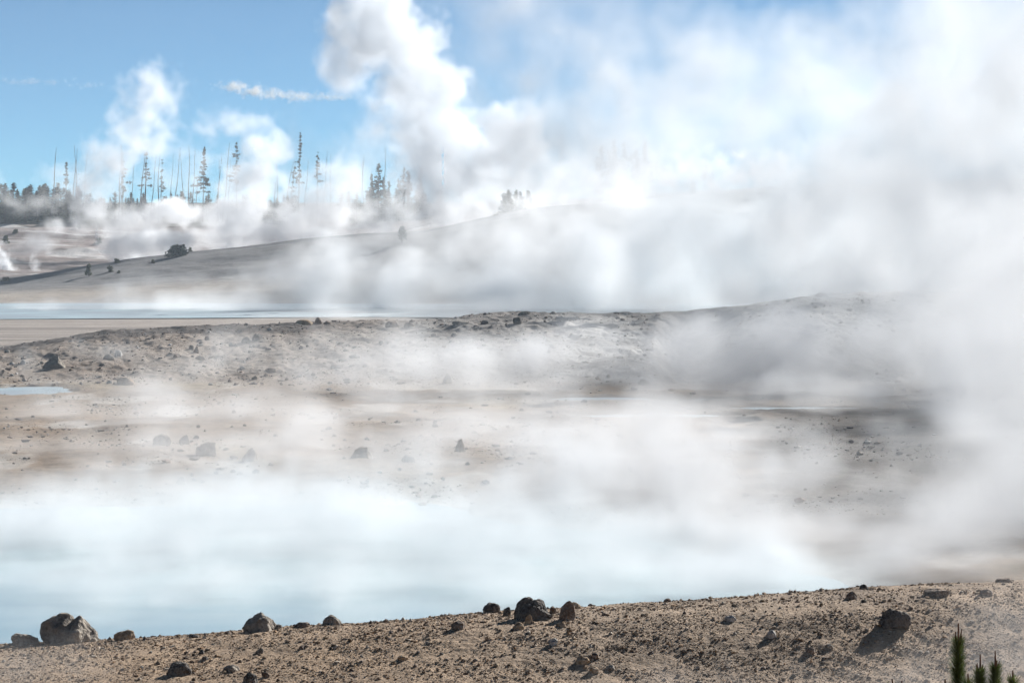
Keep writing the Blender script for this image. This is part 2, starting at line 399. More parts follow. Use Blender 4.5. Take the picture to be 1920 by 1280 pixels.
# ------------------------------------------------------------------ rocks
import bmesh
from mathutils import noise as mnoise
def ico(sub):
    bm = bmesh.new(); bmesh.ops.create_icosphere(bm, subdivisions=sub, radius=1)
    V = np.array([v.co[:] for v in bm.verts]); F = np.array([[v.index for v in f.verts] for f in bm.faces]); bm.free(); return V, F
ICO = {k: ico(k) for k in (1, 2, 3, 4, 5)}
def rock_mesh(name, sx, sy, sz, mat, seed, style='angular', sub=4, rough=.10):
    R = np.random.default_rng(seed); V, F = ICO[sub]; V = V.copy()
    n = {'angular': 16, 'round': 7, 'pointed': 18, 'double': 9, 'slab': 12}[style]
    for k in range(n):
        d = R.standard_normal(3); d /= np.linalg.norm(d)
        if style == 'slab': d[2] *= .3; d /= np.linalg.norm(d)
        lim = R.uniform(.62, .9) if style != 'round' else R.uniform(.78, .93)
        e = np.maximum(0, V @ d - lim); V -= e[:, None] * d[None, :] * .92
    if style == 'pointed':
        k = np.clip((V[:, 2] + .2) / 1.2, 0, 1); V[:, :2] *= (1 - .42 * k[:, None]); V[:, 0] += .12 * k
    if style == 'double':
        V[:, 2] -= .24 * np.exp(-((V[:, 0] - .12) / .14) ** 2) * (V[:, 2] > 0); V[:, 2] -= .16 * sstep(.1, .9, V[:, 0]) * (V[:, 2] > 0)
    o = R.uniform(-50, 50, 3)
    disp = np.array([mnoise.fractal(Vector(v * 1.3 + o), 1.0, 2.1, 6) for v in V])
    pit = np.array([mnoise.noise(Vector(v * 5 + o)) for v in V])
    V = V * (1 + rough * disp + .06 * pit)[:, None]
    V[:, 2] = np.maximum(V[:, 2], -.45)
    V[:, 2] = (V[:, 2] + .18) / (V[:, 2].max() + .18)
    V[:, 0] /= max(abs(V[:, 0].min()), V[:, 0].max()); V[:, 1] /= np.abs(V[:, 1]).max()
    return make_mesh(name, V * np.array([sx, sy, sz]), F, mat, True)

MATS = dict(grey=M_GREY, dark=M_DARK, tan=M_TAN, pale=M_PALE, brown=M_BROWN)
RANGES = dict(near=(44, 55), flat=(130, 239), mound=(241, 296))
def rock(px, py, w, h, zone, mat, style, label, name='rock', group=None, depth=.85, sub=None):
    lo, hi = RANGES[zone]; p = ground_hit(px, py - (2 if zone == 'near' else 0), lo, hi); d = p.y
    if sub is None: sub = 5 if w > 50 else 4 if w > 24 else 3
    me = rock_mesh(name, w / 2 * d / FPX, w / 2 * d / FPX * depth, h * d / FPX * 1.02, MATS[mat], int(px * 7 + py), style, sub, .26 if mat == 'dark' and sub == 5 else .17)
    o = link(name, me, None, (p.x, p.y, p.z - .012 * d / 50)); o.rotation_euler.z = random.uniform(-.3, .3)
    tag(o, label, 'boulder' if name == 'boulder' else 'rock', group)
    return o
G1 = 'boulders along the crest of the near gravel slope'; G2 = 'rocks on the near gravel slope'; G3 = 'rocks on the flat behind the milky pool'; G4 = 'rocks on the grey mound'
for a in [
 (130, 1207, 112, 57, 'near', 'grey', 'double', 'largest grey boulder, with two humps, at the far left of the near slope', 'boulder', G1),
 (43, 1210, 62, 22, 'near', 'grey', 'slab', 'low grey rock leaning against the left of the largest two humped boulder', 'rock', G1),
 (234, 1202, 42, 21, 'near', 'tan', 'angular', 'squat tan rock just right of the largest two humped boulder', 'rock', G1),
 (206, 1203, 12, 9, 'near', 'tan', 'angular', 'tiny tan stone touching the left side of the squat tan rock', 'rock', G1),
 (487, 1185, 68, 37, 'near', 'grey', 'angular', 'pale grey angular boulder alone on the crest, left of centre', 'boulder', G1),
 (522, 1180, 18, 9, 'near', 'grey', 'round', 'small grey stone at the right foot of the pale angular boulder', 'rock', G1),
 (622, 1171, 38, 18, 'near', 'grey', 'round', 'small rounded grey rock on the crest right of the pale angular boulder', 'rock', G1),
 (366, 1197, 24, 8, 'near', 'dark', 'slab', 'thin dark wedge of rock between the squat tan rock and pale angular boulder', 'rock', G1),
 (428, 1191, 18, 8, 'near', 'brown', 'pointed', 'small pointed brown stone on the crest left of the pale angular boulder', 'rock', G1),
 (567, 1177, 30, 9, 'near', 'brown', 'slab', 'low flat brown rock on the crest left of the small rounded grey rock', 'rock', G1),
 (335, 1268, 50, 26, 'near', 'dark', 'round', 'dark rounded rock near the bottom edge with a shadow to its left', 'rock', G2),
 (470, 1284, 32, 22, 'near', 'dark', 'pointed', 'dark rock cut by the bottom edge, right of the dark rounded rock', 'rock', G2),
 (498, 1276, 17, 11, 'near', 'brown', 'angular', 'small brown stone beside the dark rock cut by the bottom edge', 'rock', G2),
 (487, 1226, 17, 9, 'near', 'dark', 'angular', 'small dark stone below the pale angular boulder', 'rock', G2),
 (379, 1229, 13, 9, 'near', 'dark', 'angular', 'upper of two small dark stones above the dark rounded rock', 'rock', G2),
 (384, 1240, 16, 8, 'near', 'dark', 'angular', 'lower of two small dark stones above the dark rounded rock', 'rock', G2),
 (436, 1262, 36, 12, 'near', 'grey', 'slab', 'flat light grey stone right of the dark rounded rock', 'rock', G2),
 (922, 1147, 34, 18, 'near', 'dark', 'round', 'small dark domed rock on the crest left of the big pitted boulder', 'rock', G1),
 (951, 1156, 20, 18, 'near', 'dark', 'angular', 'dark stone squeezed between the domed rock and the big pitted boulder', 'rock', G1),
 (998, 1164, 80, 42, 'near', 'dark', 'angular', 'big dark pitted boulder on the crest at the centre of the near slope', 'boulder', G1),
 (1036, 1152, 15, 15, 'near', 'brown', 'angular', 'brown stone tucked behind the right shoulder of the big pitted boulder', 'rock', G1),
 (991, 1170, 16, 18, 'near', 'tan', 'pointed', 'small tan pointed stone leaning on the front of the big pitted boulder', 'rock', G1),
 (1062, 1164, 38, 36, 'near', 'brown', 'pointed', 'dark brown upright pointed boulder just right of the big pitted boulder', 'boulder', G1),
 (1077, 1143, 27, 14, 'near', 'tan', 'round', 'low tan rock on the crest behind the upright brown boulder', 'rock', G1),
 (1107, 1138, 12, 7, 'near', 'brown', 'round', 'little brown stone on the crest right of the upright brown boulder', 'rock', G1),
 (1078, 1161, 22, 6, 'near', 'dark', 'slab', 'thin dark slab at the right foot of the upright brown boulder', 'rock', G1),
 (860, 1184, 30, 17, 'near', 'brown', 'slab', 'dark brown wedge rock below and left of the domed rock', 'rock', G2),
 (972, 1181, 24, 13, 'near', 'tan', 'angular', 'pale tan stone just in front of the big pitted boulder', 'rock', G2),
 (1052, 1178, 20, 8, 'near', 'tan', 'angular', 'small pale tan stone in front of the upright brown boulder', 'rock', G2),
 (1252, 1127, 18, 8, 'near', 'brown', 'slab', 'low brown stone on the crest well right of the upright brown boulder', 'rock', G1),
 (1037, 1214, 19, 12, 'near', 'pale', 'angular', 'whitish stone below the upright brown boulder', 'rock', G2),
 (1092, 1243, 32, 15, 'near', 'tan', 'angular', 'orange tan stone with a shadow to its left, low centre of the near slope', 'rock', G2),
 (1116, 1240, 20, 10, 'near', 'brown', 'angular', 'brown stone joined to the right of the orange tan stone', 'rock', G2),
 (1114, 1270, 20, 12, 'near', 'tan', 'angular', 'tan stone near the bottom edge below the orange tan stone', 'rock', G2),
 (1145, 1256, 20, 8, 'near', 'grey', 'slab', 'flat grey stone right of the orange tan stone', 'rock', G2),
 (755, 1240, 22, 10, 'near', 'tan', 'angular', 'ochre stone left of centre near the bottom of the near slope', 'rock', G2),
 (738, 1250, 12, 6, 'near', 'tan', 'round', 'small ochre stone just left of the ochre stone', 'rock', G2),
 (1620, 1108, 18, 11, 'near', 'dark', 'round', 'small dark stone sitting on the crest above the two toned boulder', 'rock', G1),
 (1596, 1126, 26, 16, 'near', 'brown', 'pointed', 'brown pointed stone below the small dark crest stone', 'rock', G2),
 (1675, 1178, 66, 31, 'near', 'dark', 'angular', 'two toned dark boulder with a long shadow, on the right of the near slope', 'boulder', G2),
 (1755, 1121, 52, 14, 'near', 'brown', 'slab', 'long low brown rock upslope of the two toned boulder', 'rock', G2),
 (1884, 1092, 40, 9, 'near', 'brown', 'slab', 'flat brown rock on the crest at the far right', 'rock', G1),
 (1848, 1117, 28, 12, 'near', 'brown', 'round', 'low brown rock below the flat rock at the far right', 'rock', G2),
 (1446, 1198, 22, 14, 'near', 'pale', 'angular', 'whitish stone left of the long shadow of the two toned boulder', 'rock', G2),
 (1370, 1170, 26, 10, 'near', 'pale', 'slab', 'flat whitish stone halfway up the slope right of centre', 'rock', G2),
 (1555, 1218, 16, 9, 'near', 'grey', 'round', 'small grey stone at the tip of the long shadow', 'rock', G2),
 (1520, 1228, 20, 11, 'near', 'brown', 'round', 'brown stone left of the tip of the long shadow', 'rock', G2),
 (303, 834, 36, 22, 'flat', 'grey', 'round', 'leftmost of the four dark rocks in a row behind the misty pool', 'boulder', G3),
 (347, 833, 24, 19, 'flat', 'grey', 'angular', 'second from left of the four dark rocks in a row behind the misty pool', 'boulder', G3),
 (387, 852, 40, 26, 'flat', 'grey', 'angular', 'third and widest of the four dark rocks in a row behind the misty pool', 'boulder', G3),
 (469, 864, 36, 25, 'flat', 'grey', 'pointed', 'rightmost, pointed one of the four dark rocks behind the misty pool', 'boulder', G3),
 (862, 846, 25, 26, 'flat', 'grey', 'pointed', 'pyramid shaped pale grey rock standing alone on the tan flat', 'boulder', G3),
 (765, 866, 26, 15, 'flat', 'dark', 'round', 'blocky grey rock veiled by steam left of the pyramid rock', 'boulder', G3),
 (678, 858, 44, 22, 'flat', 'grey', 'angular', 'wide rock half hidden in steam between the row of four and the pyramid rock', 'boulder', G3),
 (340, 908, 22, 17, 'flat', 'grey', 'angular', 'pale rock half hidden in steam below the row of four', 'rock', G3),
 (480, 887, 15, 9, 'flat', 'grey', 'round', 'small grey stone below the rightmost rock of the row', 'rock', G3),
 (450, 889, 16, 7, 'flat', 'grey', 'angular', 'small brown stone below the widest rock of the row', 'rock', G3),
 (415, 881, 22, 6, 'flat', 'grey', 'slab', 'thin flat stone below the widest rock of the row', 'rock', G3),
 (102, 689, 46, 25, 'mound', 'grey', 'pointed', 'largest rock on the left end of the mound with a long shadow', 'boulder', G4),
 (205, 674, 24, 11, 'mound', 'grey', 'slab', 'flat grey rock left of the round one on the left flank of the mound', 'rock', G4),
 (222, 668, 16, 13, 'mound', 'pale', 'round', 'pale round rock on the left flank of the mound', 'rock', G4),
 (368, 662, 14, 13, 'mound', 'brown', 'pointed', 'upright brown rock on the left flank of the mound', 'rock', G4),
 (374, 676, 20, 10, 'mound', 'brown', 'slab', 'flat brown rock below the upright brown rock on the mound', 'rock', G4),
 (463, 641, 22, 12, 'mound', 'dark', 'angular', 'left of two dark rocks near the crest of the mound', 'boulder', G4),
 (482, 638, 20, 13, 'mound', 'dark', 'angular', 'right of two dark rocks near the crest of the mound', 'boulder', G4),
 (441, 651, 13, 7, 'mound', 'dark', 'angular', 'small dark rock left of the two dark rocks on the mound', 'rock', G4),
 (571, 608, 36, 10, 'mound', 'tan', 'slab', 'long flat brown block on the skyline of the mound', 'boulder', G4),
 (597, 607, 18, 13, 'mound', 'brown', 'angular', 'dark block on the skyline right of the long flat block', 'boulder', G4),
 (613, 608, 14, 8, 'mound', 'brown', 'angular', 'reddish brown stone right of the dark skyline block', 'rock', G4),
 (235, 729, 34, 14, 'mound', 'tan', 'round', 'rounded tan rock at the foot of the mound on the left', 'boulder', G4),
 (508, 697, 22, 8, 'mound', 'brown', 'slab', 'low brown rock alone on the middle of the mound flank', 'rock', G4),
 (630, 690, 24, 8, 'mound', 'dark', 'slab', 'leftmost dark rock of the cluster on the centre of the mound flank', 'rock', G4),
 (642, 677, 16, 6, 'mound', 'dark', 'angular', 'small upper dark rock of the cluster on the mound flank', 'rock', G4),
 (665, 670, 22, 8, 'mound', 'dark', 'slab', 'uppermost wide dark rock of the cluster on the mound flank', 'rock', G4),
 (660, 688, 12, 5, 'mound', 'dark', 'angular', 'small right hand dark rock of the cluster on the mound flank', 'rock', G4),
 (652, 718, 14, 6, 'mound', 'dark', 'angular', 'dark rock near the foot of the mound below the cluster', 'rock', G4),
 (735, 613, 26, 13, 'mound', 'brown', 'angular', 'dark brown rock just below the skyline right of the blocks', 'boulder', G4),
 (768, 613, 24, 10, 'mound', 'brown', 'angular', 'lower dark brown rock right of the one below the skyline', 'rock', G4),
 (908, 607, 18, 8, 'mound', 'dark', 'angular', 'dark rock below the skyline at the middle of the mound', 'rock', G4),
 (862, 608, 34, 8, 'mound', 'grey', 'slab', 'long low grey rock left of the middle dark rock on the mound', 'rock', G4),
 (971, 607, 20, 14, 'mound', 'dark', 'slab', 'tilted dark rock below the flat skyline rock right of centre', 'rock', G4),
 (982, 590, 24, 7, 'mound', 'grey', 'slab', 'flat skyline rock right of centre on the mound', 'rock', G4),
 (838, 718, 22, 20, 'mound', 'grey', 'pointed', 'pointed pale rock with a leftward shadow near the foot of the mound', 'boulder', G4),
 (1037, 589, 12, 6, 'mound', 'grey', 'round', 'left of two little stones on the skyline right of centre', 'rock', G4),
 (1057, 590, 10, 5, 'mound', 'grey', 'round', 'right of two little stones on the skyline right of centre', 'rock', G4),
 (1541, 557, 26, 9, 'mound', 'grey', 'round', 'rounded rock on the misty right skyline of the mound', 'boulder', G4),
 (1208, 735, 24, 12, 'mound', 'grey', 'angular', 'grey rock at the foot of the pale gully bank', 'rock', G4),
]:
    rock(*a[:8], name=a[8], group=a[9])

# smaller countable stones: a few source shapes, copied
SRC = {}
def small_stone(px, py, w, zone, label, group, mats):
    lo, hi = RANGES[zone]; p = ground_hit(px, py, lo, hi)
    m = random.choice(mats); k = (m, random.randrange(4))
    if k not in SRC: SRC[k] = rock_mesh('stone', 1, .85, 1, MATS[m], 100 + k[1] * 7 + len(SRC), random.choice(['angular', 'slab', 'round', 'pointed']), 2)
    o = link('stone', SRC[k], None, (p.x, p.y, p.z - .01)); s_ = w / 2 * p.y / FPX
    o.scale = (s_, s_ * random.uniform(.7, 1.1), s_ * random.uniform(.7, 1.3)); o.rotation_euler.z = random.uniform(0, 6.28)
    tag(o, label, 'stone', group)
def crest_y(px, L): return float(np.interp(px, [p[0] for p in L], [p[1] for p in L]))
for k in range(110):
    px = random.uniform(0, 1915); c = crest_y(px, crest); py = c + 4 + (1275 - c) * random.random() ** .8
    small_stone(px, py, random.choice([6, 7, 8, 9, 10, 12]), 'near', 'fist sized loose stone among the gravel of the near slope', 'loose stones on the near gravel slope', ['brown', 'tan', 'grey', 'tan', 'pale'])
for k in range(80):
    px = random.uniform(0, 1000) if k < 66 else random.uniform(1100, 1700); py = random.uniform(770, 930)
    small_stone(px, py, random.choice([6, 7, 8, 10, 12]), 'flat', 'loose stone on the tan flat behind the milky pool', 'loose stones on the tan flat', ['brown', 'grey', 'dark'])
for k in range(100):
    px = random.uniform(0, 1250); c = crest_y(px, mound); py = c + 3 + (735 - c) * random.random()
    small_stone(px, py, random.choice([5, 6, 7, 8, 10, 12]), 'mound', 'loose stone on the flank of the grey mound', 'loose stones on the grey mound', ['brown', 'grey', 'dark', 'pale'])

# gravel nobody could count
def gravel(name, label, X, Y, size, cols, seed, squash=.75):
    R = np.random.default_rng(seed); n = len(X); V0, F0 = ICO[1]
    Z = terrain(X, Y)
    sc = size[:, None] * R.uniform(.6, 1.25, (n, 3)); sc[:, 2] *= squash
    V = V0[None] * (1 + .28 * R.standard_normal((n, len(V0), 1)).clip(-1.5, 1.5)) * sc[:, None, :]
    a = R.uniform(0, 6.28, n); ca, sa = np.cos(a)[:, None], np.sin(a)[:, None]
    W = np.stack([V[..., 0] * ca - V[..., 1] * sa, V[..., 0] * sa + V[..., 1] * ca, V[..., 2]], -1)
    W += np.stack([X, Y, Z + size * .15], -1)[:, None, :]
    F = (F0[None] + (np.arange(n) * len(V0))[:, None, None]).reshape(-1, 3)
    ci = R.integers(0, len(cols), n); c = np.array(cols)[ci] * R.uniform(.75, 1.25, (n, 1))
    c = np.repeat(c, len(V0), 0)
    tag(link(name, make_mesh(name, W.reshape(-1, 3), F, M_STONES, False, c)), label, 'gravel', None, 'stuff')
n = 190000; Yr = rng.uniform(44.5, 53.6, n); Xr = rng.uniform(-.31, .31, n) * Yr
dens = fbm(Xr / .8, Yr / .8, 77, 3); keep = rng.random(n) < .55 + .8 * dens
Xr, Yr = Xr[keep], Yr[keep]; sz = np.minimum(.0065 * rng.pareto(2.6, len(Xr)) + .0075, .045)
gravel('gravel', 'brown gravel covering the near slope', Xr, Yr, sz,
       [(.31, .215, .135), (.27, .18, .11), (.20, .145, .10), (.37, .27, .17), (.42, .36, .29), (.15, .11, .085), (.35, .22, .12)], 5)
n = 60000; Yr = rng.uniform(135, 298, n); Xr = rng.uniform(-.24, .24, n) * Yr
dens = fbm(Xr / 7, Yr / 9, 78, 3) + .35 * sstep(238, 246, Yr); keep = rng.random(n) < .22 + 1.3 * dens + .25 * sstep(238, 246, Yr)
Xr, Yr = Xr[keep], Yr[keep]; sz = np.minimum(.035 * rng.pareto(2.4, len(Xr)) + .035, .28)
gravel('rubble', 'broken stones strewn over the flat and the grey mound', Xr, Yr, sz,
       [(.26, .21, .17), (.33, .29, .26), (.16, .13, .12), (.10, .085, .08), (.45, .42, .40), (.30, .22, .17)], 6, .6)

# ------------------------------------------------------------------ trees
M_SNAG = mat_plain('weathered_snag_bark', (.13, .115, .105), var=.4, scale=1)
M_BARK = mat_plain('pine_bark', (.10, .075, .055), var=.4, scale=2)
M_NEEDLE = mat_plain('pine_foliage', (.03, .045, .026), var=.5, scale=.7, trans=.05)
M_NEEDLE2 = mat_plain('young_pine_foliage', (.10, .10, .045), var=.45, scale=.6, trans=.2)
M_NEEDLE3 = mat_plain('near_pine_needles', (.09, .12, .035), var=.4, scale=25, trans=.4)
M_CANDLE = mat_plain('pine_candle_bark', (.12, .055, .03), var=.3, scale=60)
M_SHRUB = mat_plain('olive_shrub_foliage', (.10, .10, .04), var=.45, scale=2, trans=.2)

class Geo:
    def __init__(s): s.V = []; s.F = []; s.n = 0
    def tube(s, pts, rads, k=6):
        pts = [np.array(p, float) for p in pts]; base = s.n; m = len(pts)
        for i, p in enumerate(pts):
            t = pts[min(i + 1, m - 1)] - pts[max(i - 1, 0)]; t = t / (np.linalg.norm(t) + 1e-9)
            a = np.cross(t, [0.1, 1, .2] if abs(t[1]) < .9 else [1, 0, 0]); a /= np.linalg.norm(a); b = np.cross(t, a)
            for j in range(k):
                w = 2 * math.pi * j / k; s.V.append(p + rads[i] * (a * math.cos(w) + b * math.sin(w)))
        for i in range(m - 1):
            for j in range(k):
                q = base + i * k + j; r = base + i * k + (j + 1) % k; s.F.append((q, r, r + k, q + k))
        s.n += m * k
    def quad(s, c, u, v):
        s.V += [c - u - v, c + u - v, c + u * .3 + v, c - u * .3 + v]; s.F.append((s.n, s.n + 1, s.n + 2, s.n + 3)); s.n += 4
    def clump(s, c, r, count, size, R):
        for _ in range(count):
            d = R.standard_normal(3); d /= np.linalg.norm(d) + 1e-9
            p = np.array(c) + d * r * R.random() ** .5 * np.array([1, 1, .55])
            u = R.standard_normal(3); u /= np.linalg.norm(u); w = np.cross(u, R.standard_normal(3)); w /= np.linalg.norm(w) + 1e-9
            q = size * R.uniform(.6, 1.3); s.quad(p, u * q * .5, w * q)
    def mesh(s, name, mat, smooth=False):
        return make_mesh(name, np.array(s.V), np.array(s.F), mat, smooth)

def root(name, loc, label, cat, group=None):
    o = bpy.data.objects.new(name, None); COL.objects.link(o); o.location = loc; o.empty_display_size = .5
    return tag(o, label, cat, group)

def snag_mesh(H, lean, seed, r0=.17, twigs=14):
    R = np.random.default_rng(seed); g = Geo(); b = Geo()
    pts = []; m = 9
    for i in range(m):
        f = i / (m - 1); pts.append((lean * H * f + .014 * H * math.sin(3 * f + seed) + .006 * H * math.sin(9 * f + 2 * seed), .02 * H * f, H * f))
    g.tube(pts, [r0 * (1 - .82 * i / (m - 1)) for i in range(m)])
    for _ in range(twigs):
        f = R.uniform(.25, .97); i = f * (m - 1); a = np.array(pts[int(i)]) * (1 - i % 1) + np.array(pts[min(m - 1, int(i) + 1)]) * (i % 1)
        w = R.uniform(0, 6.28); l = R.uniform(.3, 1.3) * (1.15 - f); d = np.array([math.cos(w), math.sin(w), R.uniform(-.5, .5)])
        b.tube([a, a + d * l * .6, a + d * l + np.array([0, 0, R.uniform(-.2, .25)])], [.05, .035, .015], 4)
    return g.mesh('trunk', M_SNAG, True), (b.mesh('branches', M_SNAG, True) if twigs else None)

def pine_meshes(H, lean, seed, start=.35, width=1.6, dens=1.0, lop=0.0, mat=None, leaf=.34, r0=.15):
    """slender pine: trunk, and a ragged crown of needle clumps on drooping limbs from start*H up"""
    R = np.random.default_rng(seed); g = Geo(); c = Geo()
    m = 8; pts = [np.array((lean * H * i / (m - 1), 0, H * i / (m - 1))) for i in range(m)]
    g.tube(pts, [r0 * (1 - .85 * i / (m - 1)) for i in range(m)])
    z = start * H
    while z < H * .99:
        f = (z / H - start) / (1 - start); wmax = width * (1.02 - f) ** .75 * R.choice([.25, .6, .9, 1.3])
        for _ in range(R.integers(2, 5)):
            if R.random() > dens: continue
            a = R.uniform(0, 6.28); l = wmax * R.uniform(.4, 1.1) * (1 + lop * math.cos(a))
            o = np.array([lean * z, 0, z]); e = o + np.array([math.cos(a) * l, math.sin(a) * l, -.12 * l + .1])
            g.tube([o, (o + e) / 2 + np.array([0, 0, .05]), e], [.045, .03, .012], 4)
            for q in (.55, .85, 1.05):
                c.clump(o + (e - o) * q, .2 + .13 * l, int(3 + 3 * l), leaf * .8, R)
        z += R.uniform(.1, .5) * (H / 14 + .35)
    c.clump((lean * H, 0, H), .16, 6, leaf * .7, R)
    return g.mesh('trunk', M_BARK, True), c.mesh('crown', mat or M_NEEDLE)

def fir_meshes(H, seed, W=.28, mat=None, leaf=.3):
    """young cone shaped conifer, foliage down to the ground"""
    R = np.random.default_rng(seed); g = Geo(); c = Geo()
    g.tube([(0, 0, 0), (0, 0, H)], [.02 * H, .004 * H], 5)
    for _ in range(int(150 + 26 * H)):
        f = R.random() ** 1.25; z = H * (.04 + .94 * f); r = W * H * (1 - f) ** .8 * (.35 + .75 * R.random())
        r *= 1 + .25 * math.sin(z * 9 / H * 3 + seed); a = R.uniform(0, 6.28)
        p = np.array([r * math.cos(a), r * math.sin(a), z]); u = np.array([math.cos(a), math.sin(a), -.1 + .5 * f]) * leaf * R.uniform(.5, 1.2)
        v = np.array([-math.sin(a), math.cos(a), R.uniform(-.5, .5)]) * leaf * .55; c.quad(p, v, u)
    c.clump((0, 0, H), .08 * H ** .5, 5, leaf * .5, R)
    return g.mesh('trunk', M_BARK, True), c.mesh('crown', mat or M_NEEDLE2)

def place_tree(name, loc, parts, label, cat, group=None, rz=0, sc=1):
    r = root(name, loc, label, cat, group); r.rotation_euler.z = rz; r.scale = (sc,) * 3 if not isinstance(sc, tuple) else sc
    for nm, me in parts:
        if me is not None: link(nm, me, r)
    return r
def gz(x, y): return float(terrain(np.array([x]), np.array([y]))[0])
def tree_at(px, ytop, d, ybase=None):
    t, s_ = ray(px, 400); x = float(t) * d; z0 = gz(x, d); top = at(px, ytop, d).z
    return (x, d, z0 - .15), top - z0 + .15

# dead snags and thin pines, left to right (px, top row, lean px, kind, label)
SG = 'dead standing trunks above the far forest'; PG = 'thin living pines above the far forest'
SN = [
 (97, 276, 5, 720, .16, 'leftmost tall dead trunk, alone above the left forest'),
 (131, 278, 6, 722, .14, 'straight dead trunk right behind the first thin pine'),
 (142, 272, 5, 724, .13, 'tallest of three dead trunks beside the first thin pine'),
 (152, 285, 8, 726, .10, 'faint short dead trunk, last of the trio beside the first thin pine'),
 (222, 282, 5, 728, .14, 'dead trunk just left of the side branched pine'),
 (231, 270, 2, 726, .12, 'tall bare trunk behind the side branched pine'),
 (244, 290, 1, 730, .09, 'short bare trunk just right of the side branched pine'),
 (258, 284, 11, 726, .14, 'leaning dead trunk left of the flat topped snags'),
 (271, 284, 3, 734, .11, 'faint snag with flat crown of dead twigs'),
 (280, 288, 7, 736, .10, 'faint slanting snag right of the flat crowned one'),
 (297, 294, 6, 725, .15, 'dead trunk with ragged side twigs in the middle of the left group'),
 (321, 288, 2, 735, .09, 'thin bare pole left of the paired poles'),
 (326, 276, 5, 732, .12, 'taller thin pole leaning right, left of the paired poles'),
 (346, 288, -2, 730, .12, 'left pole of the pair before the bushy topped pine'),
 (350, 272, 0, 728, .14, 'right and taller pole of the pair before the bushy topped pine'),
 (356, 278, 9, 733, .12, 'slanting pole just right of the paired poles'),
 (362, 310, 14, 730, .09, 'steeply leaning pole touching the bushy topped pine'),
 (407, 294, 2, 731, .10, 'left of two short poles right of the bushy topped pine'),
 (411, 298, 2, 733, .09, 'right of two short poles right of the bushy topped pine'),
 (419, 268, 8, 725, .15, 'dark double trunk leaning right before the misty crown'),
 (425, 300, 1, 727, .11, 'short pole beside the dark leaning double trunk'),
 (520, 290, 3, 740, .10, 'faint pole left of the tallest thin pine'),
 (528, 300, 17, 735, .12, 'slanting snag leaning right, left of the tallest thin pine'),
 (514, 340, 1, 722, .16, 'short dark stump trunk beside the slanting snag'),
 (572, 297, 8, 738, .10, 'leaning pole right of the tallest thin pine'),
 (606, 284, 1, 742, .09, 'faint pole right of the short topped pine'),
 (618, 290, 1, 744, .08, 'faintest short pole right of the short topped pine'),
 (660, 300, 1, 745, .08, 'thin misty pole left of the twin misty poles'),
 (673, 296, 4, 742, .10, 'left of twin misty poles before the dense tall stand'),
 (681, 290, 4, 742, .11, 'right of twin misty poles before the dense tall stand'),
 (722, 275, 1, 735, .12, 'tallest bare pole rising from the dense tall stand'),
 (1045, 243, 2, 640, .12, 'lone misty pole above the skyline right of the great plume'),
]
for k, (px, yt, ln, d, r, lab) in enumerate(SN):
    loc, H = tree_at(px, yt, d); tr, br = snag_mesh(H, ln * d / FPX / H * 1.4 + .05 * math.sin(k * 2.3), 200 + k, r * 1.35, 16 if r > .12 else 9)
    place_tree('dead_tree', loc, [('trunk', tr), ('branches', br)], lab, 'dead tree', SG)
PN = [
 (123, 305, 2, 718, .15, 1.3, .5, 0, 'first thin pine beside the trio of dead trunks at the left'),
 (230, 300, 1, 722, .4, 1.7, .5, .8, 'pine with branches mostly on its right side'),
 (300, 300, 4, 727, .3, 1.5, .22, .3, 'nearly bare pine with scattered twigs in the left group'),
 (272, 286, 3, 731, .5, 1.5, .28, 0, 'faint sparse pine left of the nearly bare one'),
 (380, 277, 3, 724, .42, 1.9, .95, -.3, 'bushy topped pine, darkest of the left group'),
 (444, 268, 0, 722, .5, 1.9, .6, 0, 'misty crowned pine half hidden by the second plume'),
 (540, 304, 12, 733, .4, 1.6, .25, .2, 'sparse slanting pine left of the tallest thin one'),
 (559, 250, 4, 720, .45, .85, .8, 0, 'tallest thin pine with short clumps to its very top'),
 (594, 286, 2, 728, .6, 1.4, .7, 0, 'short topped pine right of the tallest thin one'),
]
for k, (px, yt, ln, d, st, w, de, lop, lab) in enumerate(PN):
    loc, H = tree_at(px, yt, d); tr, cr = pine_meshes(H, ln * d / FPX / H * 1.2, 300 + k, st, w, de, lop)
    place_tree('pine_tree', loc, [('trunk', tr), ('crown', cr)], lab, 'pine', PG)

# dense stands of tall pines: four shapes copied
TALL = [pine_meshes(13, .0, 400 + k, (.3, .45, .2, .5)[k], 1.7, .75) for k in range(4)]
def stand(n, x0, x1, top0, top1, d0, d1, label, group, seed):
    R = random.Random(seed)
    for k in range(n):
        px = R.uniform(x0, x1); d = R.uniform(d0, d1); loc, H = tree_at(px, R.uniform(top0, top1), d); m = TALL[R.randrange(4)]
        place_tree('pine_tree', loc, [('trunk', m[0]), ('crown', m[1])], label, 'pine', group, R.uniform(0, 6.28), H / 13)
stand(16, 694, 790, 308, 350, 700, 740, 'tall thin pine of the dense stand left of the great plume', 'dense stand left of the great plume', 1)
stand(12, 1100, 1215, 262, 300, 600, 640, 'misty pine on the skyline right of the great plume', 'misty pines on the skyline', 2)
stand(12, 1215, 1340, 290, 335, 600, 640, 'pine almost lost in steam on the right skyline', 'pines almost lost in steam', 3)

